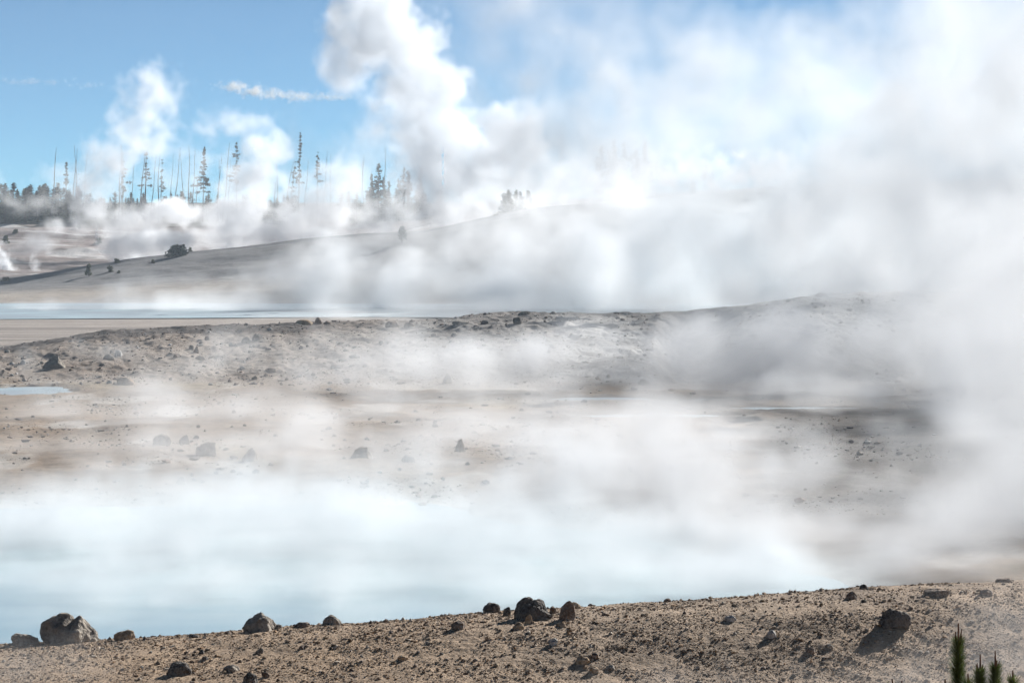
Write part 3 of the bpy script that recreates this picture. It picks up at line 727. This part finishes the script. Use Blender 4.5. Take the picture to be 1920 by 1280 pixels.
# young forest
YF = [fir_meshes(6, 500 + k, (.26, .3, .22, .34, .28)[k], M_NEEDLE2 if k % 2 else M_NEEDLE) for k in range(5)]
def forest(n, x0, x1, top0, top1, d0, d1, label, group, seed):
    R = random.Random(seed)
    for k in range(n):
        px = R.uniform(x0, x1); d = R.uniform(d0, d1); loc, H = tree_at(px, R.uniform(top0, top1), d); m = YF[R.randrange(5)]
        H = max(H, 1.5); s_ = H / 6
        place_tree('young_pine', loc, [('trunk', m[0]), ('crown', m[1])], label, 'pine', group, R.uniform(0, 6.28), (s_ * 1.15, s_ * 1.15, s_))
forest(130, -60, 152, 342, 384, 708, 775, 'young pine in the thick green belt at the far left', 'young forest at the far left', 4)
forest(60, 150, 480, 358, 385, 730, 780, 'young pine along the skyline behind the left steam plumes', 'young forest behind the left plumes', 5)
forest(36, 460, 560, 366, 392, 700, 750, 'young pine in the green patch between the second and third plumes', 'young forest between the plumes', 6)
forest(60, 640, 830, 352, 392, 700, 745, 'young pine at the foot of the dense tall stand', 'young forest below the tall stand', 7)
forest(14, 940, 1000, 352, 380, 560, 590, 'dark pine just behind the far slope crest', 'pines behind the far crest', 8)

# lone small trees and shrubs on the far slope
for px, py, w, h, d0, d1, mat, lab, seed in [
 (332, 480, 42, 20, 500, 526, M_NEEDLE, 'wide little tree on the crest of the far slope', 1),
 (357, 472, 8, 8, 500, 526, M_SHRUB, 'tiny shrub just right of the wide little crest tree', 2),
 (754, 455, 18, 30, 495, 526, M_NEEDLE, 'dark upright little pine on the far slope below the dense stand', 3),
 (167, 518, 14, 24, 490, 526, M_SHRUB, 'upright olive shrub on the left of the far slope', 4),
 (206, 510, 14, 12, 490, 526, M_SHRUB, 'yellowish bush right of the upright olive shrub', 5),
 (219, 493, 14, 8, 500, 526, M_SHRUB, 'low brownish bush on the crest left of the wide little tree', 6),
 (287, 494, 8, 8, 490, 526, M_SHRUB, 'tiny olive bush below and left of the wide little tree', 7),
 (223, 512, 7, 5, 490, 526, M_SHRUB, 'smallest bush right of the yellowish bush', 8),
 (11, 457, 16, 16, 560, 690, M_SHRUB, 'round olive bush at the left edge of the far basin', 9),
 (185, 458, 14, 11, 560, 690, M_SHRUB, 'round bush beside a small steam wisp in the far basin', 10),
 (11, 527, 18, 7, 440, 526, M_SHRUB, 'low spreading bush at the left edge of the far slope', 11),
 (30, 438, 12, 9, 600, 700, M_NEEDLE2, 'dark bush below the left forest', 12),
 (148, 430, 9, 12, 600, 700, M_NEEDLE2, 'dark bush in mist below the left forest', 13)]:
    p = ground_hit(px, py, d0, d1); d = p.y; W = w * d / FPX; H = h * d / FPX; R = np.random.default_rng(600 + seed); g = Geo(); c = Geo()
    g.tube([(0, 0, 0), (.05 * W, 0, H * .6)], [.05 * H + .02, .02], 5)
    for _ in range(int(12 + 10 * W)):
        a = R.uniform(0, 6.28); f = R.random(); r = W / 2 * R.random() ** .6 * (1 - .7 * f if h > w * .8 else 1 - .5 * f)
        e = np.array([r * math.cos(a), r * math.sin(a), H * (.12 + .85 * f)]); g.tube([(0, 0, H * .15), e], [.04, .012], 4)
        c.clump(e, .14 * W + .05, 12, .09 * (W + H) / 2 + .05, R)
    place_tree('shrub' if mat is M_SHRUB else 'small_tree', (p.x, p.y, p.z - .05), [('stem', g.mesh('stem', M_BARK, True)), ('foliage', c.mesh('foliage', mat))], lab, 'shrub' if mat is M_SHRUB else 'tree')

# near pine whose shoots reach into the lower right corner
def near_pine():
    D = 12.0; cx, cyy = at(1800, 1280, D).x, D; z0 = gz(cx, cyy)
    r = root('pine_tree', (cx, cyy, z0), 'young green pine whose upright shoots poke into the lower right corner', 'pine')
    tops = [(1797, 1168, .0), (1838, 1226, .03), (1866, 1219, .06), (1899, 1256, .05), (1772, 1272, -.03), (1673, 1272, 0), (1691, 1275, .04), (1815, 1262, -.1), (1640, 1330, .1), (1930, 1300, .0), (1730, 1330, -.1)]
    R = np.random.default_rng(9); tr = Geo()
    t0 = at(1799, 1300, D) - Vector((cx, cyy, z0))
    tr.tube([(0, 0, 0), (.02, 0, t0.z * .5), tuple(t0)], [.045, .035, .014], 8)
    for k, (px, py, dy) in enumerate(tops):
        top = np.array(at(px, py, D + dy) - Vector((cx, cyy, z0))); big = k in (0, 1, 2)
        cl = .085 if big else .05; foot = top - np.array([.01 * (1 if px > 1800 else -1) * 0, 0, cl + .30])
        cb = top - np.array([0, 0, cl]); ow = np.array(t0) * np.array([1, 1, 0]) + np.array([0, 0, t0.z - .28 - .08 * (k % 4)])
        g = Geo(); g.tube([ow, (ow + foot) / 2 + np.array([0, 0, -.05]), foot, cb], [.011, .009, .008, .006], 6)
        # candles
        ca = Geo(); ca.tube([cb, (cb + top) / 2 + np.array([.001, 0, 0]), top], [.0052, .0042, .0025], 6)
        for q in range(4 if big else 2):
            a = R.uniform(0, 6.28); l = cl * R.uniform(.4, .75); b0 = cb + np.array([0, 0, -.01 + .004 * q])
            e = b0 + np.array([math.cos(a) * .018, math.sin(a) * .018, l]); ca.tube([b0, b0 + (e - b0) * .3 + np.array([math.cos(a), math.sin(a), 0]) * .008, e], [.004, .0036, .002], 6)
        nd = Geo(); n = 2600 if big else 1500
        for _ in range(n):
            f = R.random(); p = foot * (1 - f) + cb * f; p = p - np.array([0, 0, .0]); a = R.uniform(0, 6.28); up = R.uniform(.45, 1.5)
            l = .07 * R.uniform(.6, 1.15) * (1 - .3 * f); d = np.array([math.cos(a), math.sin(a), up]); d /= np.linalg.norm(d)
            s_ = np.array([-math.sin(a), math.cos(a), 0]) * .0014; e = p + d * l + np.array([0, 0, .004])
            nd.V += [p - s_, p + s_, e + s_ * .4, e - s_ * .4]; nd.F.append((nd.n, nd.n + 1, nd.n + 2, nd.n + 3)); nd.n += 4
        b = link('branch', g.mesh('branch', M_BARK, True), r); link('needles', nd.mesh('needles', M_NEEDLE3), b); link('candle', ca.mesh('candle', M_CANDLE, True), b)
    link('trunk', tr.mesh('trunk', M_BARK, True), r)
near_pine()

ANISO = -.02
# ------------------------------------------------------------------ steam (real volumes: a fog grid built from billows of vapour)
def gnoise(shape, vox, lmin, lmax, beta, seed):
    """turbulence with wavelengths lmin..lmax metres, unit variance"""
    r = np.random.default_rng(seed)
    w = r.standard_normal(shape).astype(np.float32)
    Fq = np.fft.rfftn(w)
    kx, ky, kz = (np.fft.fftfreq(n, vox) for n in shape[:2]), None, None
    k0 = np.fft.fftfreq(shape[0], vox)[:, None, None]; k1 = np.fft.fftfreq(shape[1], vox)[None, :, None]; k2 = np.fft.rfftfreq(shape[2], vox)[None, None, :]
    k = np.sqrt(k0 ** 2 + k1 ** 2 + k2 ** 2); k[0, 0, 0] = 1
    A = k ** (-beta / 2 - 1) * (k > 1 / lmax) * np.exp(-(k * lmin * .5) ** 2)
    out = np.fft.irfftn(Fq * A, shape); out = out.astype(np.float32)
    return out / out.std()

def steam_mat(name, dens, aniso=.1):
    m = bpy.data.materials.new(name); m.use_nodes = True; nt = m.node_tree; nt.nodes.clear()
    o = nt.nodes.new('ShaderNodeOutputMaterial'); v = nt.nodes.new('ShaderNodeVolumePrincipled')
    v.inputs['Color'].default_value = (.985, .993, 1, 1); v.inputs['Density'].default_value = dens
    v.inputs['Anisotropy'].default_value = aniso; v.inputs['Density Attribute'].default_value = 'density'
    nt.links.new(v.outputs[0], o.inputs['Volume']); return m

def fog_object(name, label, mat, D, lo, vox):
    """a vapour body: the density samples D on a lattice of spacing vox from corner lo, turned into a fog grid"""
    nx, ny, nz = D.shape
    me = bpy.data.meshes.new(name)
    I = np.indices(D.shape).reshape(3, -1).T
    me.vertices.add(len(I)); me.vertices.foreach_set('co', (I * vox + np.array(lo)).astype(np.float32).ravel())
    a = me.attributes.new('vapour', 'FLOAT', 'POINT'); a.data.foreach_set('value', D.astype(np.float32).ravel())
    me.materials.append(mat)
    ob = link(name, me)
    ng = bpy.data.node_groups.new(name + '_fog', 'GeometryNodeTree')
    ng.interface.new_socket('Geometry', in_out='INPUT', socket_type='NodeSocketGeometry')
    ng.interface.new_socket('Geometry', in_out='OUTPUT', socket_type='NodeSocketGeometry')
    n = ng.nodes; L = ng.links
    gi = n.new('NodeGroupInput'); go = n.new('NodeGroupOutput')
    vc = n.new('GeometryNodeVolumeCube')
    hi = [lo[k] + vox * (D.shape[k] - 1) for k in range(3)]
    vc.inputs['Min'].default_value = lo; vc.inputs['Max'].default_value = hi
    vc.inputs['Resolution X'].default_value = nx; vc.inputs['Resolution Y'].default_value = ny; vc.inputs['Resolution Z'].default_value = nz
    vc.inputs['Background'].default_value = 0
    pos = n.new('GeometryNodeInputPosition')
    sub = n.new('ShaderNodeVectorMath'); sub.operation = 'SUBTRACT'; sub.inputs[1].default_value = lo
    mul = n.new('ShaderNodeVectorMath'); mul.operation = 'SCALE'; mul.inputs['Scale'].default_value = 1 / vox
    add = n.new('ShaderNodeVectorMath'); add.operation = 'ADD'; add.inputs[1].default_value = (.5, .5, .5)
    flo = n.new('ShaderNodeVectorMath'); flo.operation = 'FLOOR'
    dot = n.new('ShaderNodeSeparateXYZ')
    L.new(pos.outputs[0], sub.inputs[0]); L.new(sub.outputs[0], mul.inputs[0]); L.new(mul.outputs[0], add.inputs[0]); L.new(add.outputs[0], flo.inputs[0]); L.new(flo.outputs[0], dot.inputs[0])
    toi = []
    for k in range(3):
        f = n.new('FunctionNodeFloatToInt'); f.rounding_mode = 'ROUND'; L.new(dot.outputs[k], f.inputs[0]); toi.append(f.outputs[0])
    def im(op, a, b):
        q = n.new('FunctionNodeIntegerMath'); q.operation = op
        for s_, v_ in ((0, a), (1, b)):
            if isinstance(v_, int): q.inputs[s_].default_value = v_
            else: L.new(v_, q.inputs[s_])
        return q.outputs[0]
    idx = im('ADD', im('MULTIPLY', im('ADD', im('MULTIPLY', toi[0], ny), toi[1]), nz), toi[2])
    at_ = n.new('GeometryNodeInputNamedAttribute'); at_.data_type = 'FLOAT'; at_.inputs[0].default_value = 'vapour'
    si = n.new('GeometryNodeSampleIndex'); si.data_type = 'FLOAT'; si.domain = 'POINT'
    L.new(gi.outputs[0], si.inputs['Geometry']); L.new(at_.outputs[0], si.inputs['Value']); L.new(idx, si.inputs['Index'])
    L.new(si.outputs[0], vc.inputs['Density'])
    sm = n.new('GeometryNodeSetMaterial'); sm.inputs['Material'].default_value = mat
    L.new(vc.outputs[0], sm.inputs['Geometry']); L.new(sm.outputs[0], go.inputs[0])
    md = ob.modifiers.new('fog', 'NODES'); md.node_group = ng
    tag(ob, label, 'cloud' if name == 'cloud' else 'steam', kind='stuff')
    return ob

def steam(name, label, puffs, vox, dens, seed, thin=1.0, warp=.5, contrast=.6, edge=.5, mist=0, lmax=20, pad=1.5, aniso=ANISO, floor=0.0, cut=.02, beta=2.6):
    """puffs: (px, py, distance, half width px, half height px, half depth m, strength, softness 0..1)"""
    P = []
    for px, py, d, rx, ry, rd, st, so in puffs:
        c = at(px, py, d); P.append((c.x, c.y, c.z, rx * d / FPX, rd * thin, ry * d / FPX, st, so))
    P = np.array(P)
    lo = (P[:, :3] - P[:, 3:6] * pad).min(0); hi = (P[:, :3] + P[:, 3:6] * pad).max(0)
    lo[2] = max(lo[2], floor)
    sh = tuple(int(max(8, math.ceil(v))) for v in (hi - lo) / vox)
    lo = tuple(float(v) for v in lo)
    ax = [lo[k] + vox * np.arange(sh[k]) for k in range(3)]
    nA = gnoise(sh, vox, vox * 2, lmax, beta, seed); nB = gnoise(sh, vox, vox * 2, lmax, beta, seed + 1); nC = gnoise(sh, vox, vox * 2, lmax * .7, beta - .4, seed + 2)
    D = np.zeros(sh, np.float32)
    for x, y, z, rx, ry, rz, st, so in P:
        i = [slice(max(0, int((c - r * pad - l) / vox)), max(0, int((c + r * pad - l) / vox) + 2)) for c, r, l in ((x, rx, lo[0]), (y, ry, lo[1]), (z, rz, lo[2]))]
        X = ax[0][i[0]][:, None, None]; Y = ax[1][i[1]][None, :, None]; Z = ax[2][i[2]][None, None, :]
        if 0 in (X.size, Y.size, Z.size): continue
        i = tuple(i)
        q = np.sqrt(((X - x) / rx) ** 2 + ((Y - y) / ry) ** 2 + ((Z - z) / rz) ** 2)
        if mist:      # soft drifting vapour: smooth body, torn by turbulence only in proportion
            q = q * (1 + .16 * nB[i])
            t = np.maximum(np.exp(-1.5 * q * q) - .034, 0) * st
            D[i] += t * np.exp(mist * nA[i] + .5 * mist * nC[i] - .62 * mist * mist)
            continue
        f = 1 - q + warp * (.28 * nA[i] + .22 * (.8 - np.abs(nB[i])))         # billowing outline
        w = edge * (.25 + .75 * so)
        t = np.clip(f / max(w, .03), 0, 1); t = (t * t * (3 - 2 * t)) ** (1 + .5 * so)
        t = t * sstep(pad, pad * .8, q)
        t = st * t * np.clip(1 + contrast * so * nC[i], .0, 3)
        D[i] = np.maximum(D[i], t) + .25 * np.minimum(D[i], t)
    D[D < cut * D.max()] = 0
    D[0] = D[-1] = 0; D[:, 0] = D[:, -1] = 0; D[:, :, -1] = 0
    print('STEAM', name, sh, D.size)
    return fog_object(name, label, steam_mat(name + '_vapour', dens, aniso), D, lo, vox)

steam('steam_plume', 'tall bright white steam column rising behind the far slope', [
    (700, 50, 600, 95, 95, 12, 1, .35), (650, 120, 600, 62, 65, 8, .8, .5), (745, 80, 600, 90, 75, 10, 1, .3), (790, 170, 600, 95, 80, 10, 1, .3), (690, -60, 600, 95, 80, 12, .9, .4),
    (815, 250, 600, 110, 85, 11, 1, .4), (955, 258, 590, 75, 70, 9, 1, .2), (870, 325, 595, 150, 95, 12, .9, .4), (990, 345, 590, 110, 80, 10, .8, .6), (770, 370, 600, 80, 60, 8, .3, .9), (1000, 400, 585, 90, 40, 8, .6, .7),
    (720, 240, 600, 80, 100, 8, .3, .9), (870, 390, 590, 130, 50, 8, .6, .7), (660, 300, 605, 80, 80, 8, .12, 1), (1060, 340, 590, 100, 90, 8, .55, .9)],
    .6, .19, 5, aniso=.08, edge=.8, lmax=12, warp=.5, contrast=.35)

steam('steam_plume', 'group of smaller steam plumes in front of the far forest on the left', [
    (440, 445, 600, 70, 45, 7, 1.2, .3), (452, 385, 600, 58, 52, 7, 1.2, .3), (480, 330, 600, 55, 52, 7, 1.1, .4), (500, 278, 600, 60, 48, 7, .8, .6), (440, 232, 600, 110, 42, 8, .45, 1), (560, 420, 600, 100, 60, 9, .9, .7), (420, 410, 600, 60, 50, 6, .8, .7),
    (640, 345, 610, 75, 75, 9, .8, .9), (600, 400, 600, 120, 70, 9, .9, .8), (700, 415, 590, 70, 45, 7, .6, 1), (500, 440, 590, 130, 36, 7, 1, .7), (555, 350, 615, 70, 70, 7, .3, 1),
    (270, 465, 590, 95, 42, 8, 1.2, .3), (325, 455, 585, 46, 32, 6, 1.2, .2), (325, 397, 600, 50, 30, 5, 1.5, .05), (235, 415, 610, 80, 50, 8, .8, .7), (165, 385, 612, 60, 65, 7, .8, .8), (160, 430, 605, 50, 40, 5, .4, 1),
    (185, 330, 615, 75, 70, 7, .75, .8), (262, 255, 620, 100, 75, 9, .6, .9), (285, 180, 620, 75, 75, 9, .6, .9), (225, 295, 620, 90, 70, 9, .5, 1), (375, 400, 620, 70, 40, 7, .6, 1), (380, 445, 600, 70, 34, 7, .8, .9), (350, 320, 625, 160, 90, 7, .26, 1), (120, 345, 680, 90, 60, 7, .3, 1), (60, 385, 690, 90, 30, 6, .32, 1),
    (104, 425, 610, 30, 28, 4, .8, .6), (80, 455, 605, 38, 30, 4, .8, .7), (40, 470, 600, 55, 28, 4, .6, .9), (10, 368, 650, 40, 30, 5, .2, 1), (-50, 330, 640, 80, 70, 8, .35, 1)],
    .55, .2, 15, aniso=.22, edge=.95, lmax=9, warp=.55, contrast=.45, floor=1.0)

steam('steam_plume', 'small white jets of steam from vents at the left edge of the far basin', [
    (-4, 470, 572, 18, 14, 1.4, .6, 1), (6, 490, 570, 17, 16, 1.4, 1, 1), (16, 508, 568, 14, 14, 1.2, 1.3, 1), (64, 488, 570, 10, 16, 1, .35, 1), (68, 505, 568, 8, 13, .9, .8, 1), (181, 436, 600, 5, 14, .6, .8, 1)],
    .2, 1.3, 29, mist=.6, lmax=3, floor=1.0)

steam('steam_plume', 'low steam seeping up right behind the crest of the far slope', [
    (722, 415, 560, 24, 34, 3, .9, .6), (775, 412, 560, 22, 20, 3, 1, .5), (700, 440, 555, 50, 16, 3, .6, .8), (640, 440, 555, 60, 22, 4, .7, .8), (560, 452, 555, 60, 18, 4, .8, .8), (420, 468, 555, 80, 16, 4, .8, .8), (280, 484, 555, 80, 14, 4, .8, .8), (820, 405, 560, 50, 24, 4, .7, .8), (900, 392, 560, 60, 26, 4, .7, .8), (1010, 375, 560, 80, 26, 4, .7, .8), (1130, 350, 555, 110, 60, 6, 1.0, .9), (1260, 345, 555, 120, 60, 6, 1.2, .9), (1420, 340, 560, 130, 60, 6, 1.2, .9)],
    .4, .14, 25, aniso=.25, mist=.7, lmax=6, warp=.6, contrast=.5, floor=1.0)

steam('steam_bank', 'low white steam lying on the far pool behind the grey mound', [
    (60, 588, 415, 170, 18, 10, .5, 1), (250, 580, 415, 160, 26, 10, 1.2, 1), (380, 572, 415, 140, 36, 10, .8, 1), (480, 580, 410, 130, 40, 10, 1, 1), (600, 555, 415, 130, 60, 12, 1, .9), (640, 500, 425, 90, 60, 9, .6, 1),
    (740, 560, 415, 140, 60, 12, 1, 1), (820, 500, 430, 120, 60, 9, .5, 1), (880, 555, 415, 140, 60, 12, 1, 1), (1000, 550, 415, 150, 75, 12, 1, 1), (1010, 470, 430, 110, 70, 9, .7, 1), (1130, 535, 415, 160, 90, 12, 1, 1),
    (1250, 520, 410, 160, 110, 12, 1, 1), (700, 455, 440, 100, 36, 8, .3, 1), (880, 440, 445, 130, 50, 8, .4, 1), (1060, 430, 450, 130, 70, 9, .6, 1), (1150, 390, 450, 120, 80, 9, .7, 1), (560, 500, 440, 120, 40, 8, .3, 1), (400, 520, 440, 220, 24, 8, .15, 1), (120, 565, 430, 160, 18, 8, .2, 1),
    (750, 470, 450, 330, 60, 12, .3, 1), (350, 530, 440, 300, 36, 12, .12, 1), (1150, 480, 430, 500, 140, 14, .8, 1), (1000, 580, 380, 300, 26, 8, .8, 1), (600, 592, 380, 200, 14, 6, .5, 1)],
    .45, .095, 35, aniso=.35, thin=.7, mist=.42, lmax=18, beta=2.7, warp=.6, contrast=.6, floor=.3)

steam('steam_bank', 'huge bright steam bank filling the upper right', [
    (1345, 105, 430, 85, 90, 10, .9, .35), (1275, 190, 430, 130, 100, 10, .5, .9), (1400, 220, 425, 130, 130, 11, .8, .7), (1210, 300, 435, 150, 100, 10, .6, 1), (1560, 150, 415, 120, 100, 12, .8, .6), (1560, 300, 410, 190, 170, 14, 1, .7),
    (1760, 210, 400, 190, 160, 14, 1, .7), (1930, 110, 390, 190, 230, 16, 1, .7), (2100, 150, 390, 200, 260, 16, 1, .8), (1850, 420, 370, 260, 230, 18, 1, .8), (1480, 440, 400, 200, 140, 14, 1, .8), (1680, 420, 390, 210, 190, 16, 1, .8),
    (1330, 470, 410, 170, 100, 10, .8, .9), (2100, 500, 360, 250, 300, 18, 1, .8), (1760, 20, 410, 140, 100, 12, .4, 1), (1450, 560, 390, 220, 90, 12, 1, .9), (1500, 60, 430, 110, 70, 10, .12, 1), (1650, 560, 380, 200, 100, 12, 1, .9), (1300, 380, 420, 150, 80, 9, .6, .9)],
    .8, .078, 45, aniso=.03, thin=.8, mist=.32, lmax=22, warp=.55, contrast=.3, floor=.5)

steam('steam_veil', 'thin veil of steam drifting across the blue sky right of the tall column', [
    (960, 90, 520, 200, 100, 12, .7, 1), (1120, 60, 520, 170, 110, 12, .6, 1), (1180, 200, 510, 190, 100, 12, 1.5, 1), (1050, 230, 510, 170, 90, 12, 1.3, 1), (1250, 100, 500, 130, 130, 12, 1.0, 1), (1120, 310, 500, 200, 90, 12, 2.6, 1), (1700, 50, 500, 200, 100, 12, 1.0, 1), (1000, 0, 520, 190, 80, 12, .8, 1), (1500, 120, 500, 160, 110, 12, .6, 1), (600, 330, 560, 250, 110, 12, .5, 1)],
    1.0, .028, 55, mist=.45, lmax=16, warp=.7, contrast=.6, floor=.5)

steam('steam_bank', 'thick steam rolling up along the right side of the basin', [
    (1990, 960, 135, 260, 180, 9, 1.3, .8), (1820, 1010, 120, 160, 90, 6, .8, 1), (1880, 1010, 130, 120, 90, 6, .8, 1), (1980, 760, 180, 230, 200, 12, 1, .8), (1860, 630, 240, 170, 170, 14, 1, .9), (2050, 600, 220, 260, 260, 16, 1, .8), (1900, 870, 150, 150, 150, 8, .9, 1),
    (1700, 560, 262, 170, 90, 12, .6, 1), (1790, 760, 200, 80, 140, 8, .6, 1), (2100, 900, 140, 250, 200, 10, 1, .8), (1790, 970, 140, 100, 90, 5, .8, 1), (1700, 1035, 130, 150, 45, 5, .8, 1), (1560, 1035, 132, 150, 45, 5, .6, 1),
    (1350, 700, 232, 150, 80, 8, .9, 1), (1270, 640, 240, 90, 80, 7, .5, 1), (1480, 690, 232, 150, 80, 8, .8, 1), (1600, 720, 230, 130, 80, 8, .75, 1), (1430, 620, 250, 130, 70, 8, .5, 1), (1560, 610, 250, 130, 60, 8, .5, 1), (1660, 650, 240, 90, 80, 6, .5, 1),
    (1800, 480, 280, 200, 180, 9, .7, 1), (1900, 150, 270, 180, 220, 9, .8, 1), (1700, 250, 290, 220, 200, 9, .6, 1), (1800, 700, 200, 160, 160, 8, .7, 1), (1450, 330, 320, 200, 160, 9, .4, 1), (1550, 480, 300, 260, 120, 9, .6, 1), (1650, 940, 140, 160, 90, 6, .6, 1), (1650, 380, 300, 180, 140, 10, .35, 1), (1850, 200, 300, 200, 160, 10, .4, 1), (1500, 560, 290, 160, 80, 8, .35, 1), (1250, 580, 300, 160, 50, 7, .3, 1), (1350, 640, 248, 200, 60, 8, .4, 1), (1520, 745, 212, 200, 45, 8, .5, 1), (1330, 850, 165, 70, 60, 5, .4, 1), (1570, 920, 160, 65, 75, 5, 1.1, 1), (1600, 985, 148, 140, 55, 5, .8, 1), (1440, 760, 210, 200, 35, 6, .5, 1), (1650, 750, 215, 130, 40, 6, .5, 1)],
    .45, .105, 65, aniso=.02, mist=.45, lmax=12, beta=2.8, warp=.6, contrast=.4, floor=-.3)

steam('steam_bank', 'white steam lying over the milky pool in front', [
    (-100, 1010, 135, 200, 80, 7, .9, 1), (80, 1010, 135, 200, 80, 8, .9, 1), (260, 1000, 137, 190, 90, 8, .9, 1), (430, 1005, 135, 190, 85, 8, .9, 1), (600, 1000, 135, 190, 90, 8, 1, 1), (770, 1005, 135, 190, 90, 8, 1, 1), (930, 1010, 133, 180, 90, 8, 1, 1),
    (1080, 1010, 133, 170, 95, 8, .9, 1), (1220, 1010, 133, 160, 90, 8, .9, 1), (1360, 1000, 133, 150, 80, 8, .8, 1), (1480, 1010, 132, 130, 70, 7, .7, 1),
    (100, 1085, 116, 280, 45, 6, .6, 1), (450, 1080, 117, 280, 45, 6, .65, 1), (800, 1075, 118, 280, 45, 6, .65, 1), (1150, 1070, 119, 250, 45, 6, .6, 1), (1450, 1070, 120, 220, 40, 5, .6, 1), (200, 1140, 108, 450, 24, 4, .18, 1), (900, 1130, 110, 350, 24, 4, .18, 1),
    (640, 920, 145, 110, 75, 5, .8, 1), (750, 890, 150, 110, 65, 5, .6, 1), (560, 870, 155, 80, 60, 4, .4, 1), (1010, 880, 148, 85, 120, 5, .8, .9), (1090, 850, 150, 85, 110, 5, .8, .9), (1180, 910, 146, 130, 80, 5, .9, 1), (930, 930, 146, 110, 70, 5, .8, 1), (1290, 870, 150, 110, 90, 5, .8, 1), (1340, 950, 142, 130, 70, 5, .8, 1),
    (250, 930, 150, 140, 55, 5, .8, 1), (400, 925, 150, 110, 50, 5, .6, 1), (60, 930, 148, 130, 60, 5, .8, 1), (850, 820, 160, 80, 70, 4, .35, 1), (1250, 790, 165, 100, 80, 5, .7, 1), (480, 950, 145, 230, 45, 5, .6, 1), (1430, 950, 142, 80, 55, 4, .6, 1), (-60, 880, 155, 120, 60, 5, .4, 1), (300, 930, 152, 700, 90, 10, .35, 1), (1300, 920, 148, 500, 120, 10, .7, 1), (1500, 1035, 128, 330, 85, 8, 1.5, 1), (1560, 1085, 116, 180, 40, 6, 1.4, 1), (1380, 1080, 116, 200, 40, 6, .8, 1), (1650, 1060, 118, 250, 55, 6, 1.0, 1), (600, 1030, 128, 900, 90, 12, .6, 1)],
    .28, .14, 75, mist=.45, lmax=8, beta=2.8, warp=.6, contrast=.45, floor=-.1)

steam('steam_wisps', 'thin wisps of steam drifting over the tan flat and the grey mound', [
    (800, 700, 236, 450, 80, 8, .6, 1), (280, 800, 195, 330, 60, 8, .6, 1), (390, 845, 164, 190, 60, 5, 1.15, 1), (720, 850, 164, 160, 50, 5, 1.2, 1), (1000, 820, 180, 400, 70, 8, .8, 1), (1250, 830, 185, 330, 90, 14, .7, 1), (1450, 680, 238, 400, 110, 10, .8, 1), (600, 770, 205, 800, 70, 14, .3, 1), (700, 680, 236, 700, 60, 9, .22, 1), (300, 860, 172, 500, 50, 10, .3, 1), (900, 860, 172, 500, 70, 10, .45, 1), (120, 770, 205, 140, 50, 6, .5, 1), (260, 790, 195, 150, 60, 6, .5, 1), (330, 735, 222, 150, 32, 5, .7, 1), (170, 725, 228, 100, 30, 4, .6, 1), (200, 850, 175, 180, 60, 6, .45, 1), (50, 680, 236, 16, 30, 2, .8, 1), (145, 645, 248, 14, 24, 2, .5, 1), (470, 770, 205, 130, 40, 5, .35, 1), (560, 800, 190, 80, 60, 4, .55, 1),
    (700, 700, 225, 90, 75, 5, .8, 1), (760, 640, 236, 80, 55, 5, .5, 1), (840, 700, 228, 140, 65, 6, .5, 1), (660, 780, 200, 110, 45, 5, .5, 1), (1000, 680, 234, 150, 65, 6, .7, 1), (1100, 680, 234, 90, 60, 6, .5, 1), (1260, 690, 234, 60, 60, 5, .5, 1), (930, 740, 220, 140, 40, 5, .6, 1),
    (1080, 780, 205, 150, 55, 6, .9, 1), (900, 800, 195, 110, 50, 5, .6, 1), (240, 655, 243, 100, 22, 4, .5, 1), (370, 690, 234, 110, 26, 4, .5, 1), (480, 690, 236, 70, 20, 4, .25, 1), (1400, 780, 200, 80, 35, 5, .5, 1), (720, 850, 175, 150, 45, 5, .6, 1), (330, 870, 170, 150, 36, 5, .5, 1)],
    .42, .08, 85, aniso=.1, mist=.6, lmax=12, beta=2.7, warp=.6, contrast=.75, floor=-.1)

steam('steam_wisps', 'faint mist over the right end of the near gravel slope', [
    (1940, 1200, 44, 180, 120, 2.0, .8, 1), (1750, 1290, 42, 250, 60, 2.0, .5, 1), (60, 1250, 46, 180, 50, 2, .45, 1), (1300, 1300, 42, 250, 40, 2, .3, 1)],
    .12, .14, 95, mist=.4, lmax=1.2, warp=.7, contrast=.5, floor=5.0)

steam('cloud', 'small flat white cloud in the blue sky left of the tall steam column', [
    (445, 163, 9000, 44, 13, 60, 1.2, .9), (475, 170, 9000, 46, 12, 60, 1, 1), (510, 177, 9000, 55, 12, 60, .9, 1), (565, 181, 9000, 66, 12, 60, .9, 1), (630, 184, 9000, 50, 8, 60, .4, 1), (60, 153, 9000, 90, 8, 60, .22, 1), (160, 160, 9000, 70, 7, 60, .12, 1), (-60, 150, 9000, 80, 8, 60, .2, 1)],
    3.5, .02, 105, edge=1.0, lmax=60, warp=.8, contrast=.9, floor=10)

# ------------------------------------------------------------------ thin even haze of the whole basin
def haze_box():
    x, y0, y1, z0, z1 = 260, -60, 900, -3, 75
    V = [(-x, y0, z0), (x, y0, z0), (x, y1, z0), (-x, y1, z0), (-x, y0, z1), (x, y0, z1), (x, y1, z1), (-x, y1, z1)]
    F = [(0, 3, 2, 1), (4, 5, 6, 7), (0, 1, 5, 4), (1, 2, 6, 5), (2, 3, 7, 6), (3, 0, 4, 7)]
    m = bpy.data.materials.new('haze_air'); m.use_nodes = True; nt = m.node_tree; nt.nodes.clear()
    o = nt.nodes.new('ShaderNodeOutputMaterial'); v = nt.nodes.new('ShaderNodeVolumePrincipled')
    v.inputs['Color'].default_value = (.75, .88, 1, 1); v.inputs['Density'].default_value = .00018; v.inputs['Anisotropy'].default_value = .2
    nt.links.new(v.outputs[0], o.inputs['Volume'])
    tag(link('haze', make_mesh('haze', V, F, m, False)), 'thin pale haze over the whole basin', 'haze', kind='stuff')
haze_box()
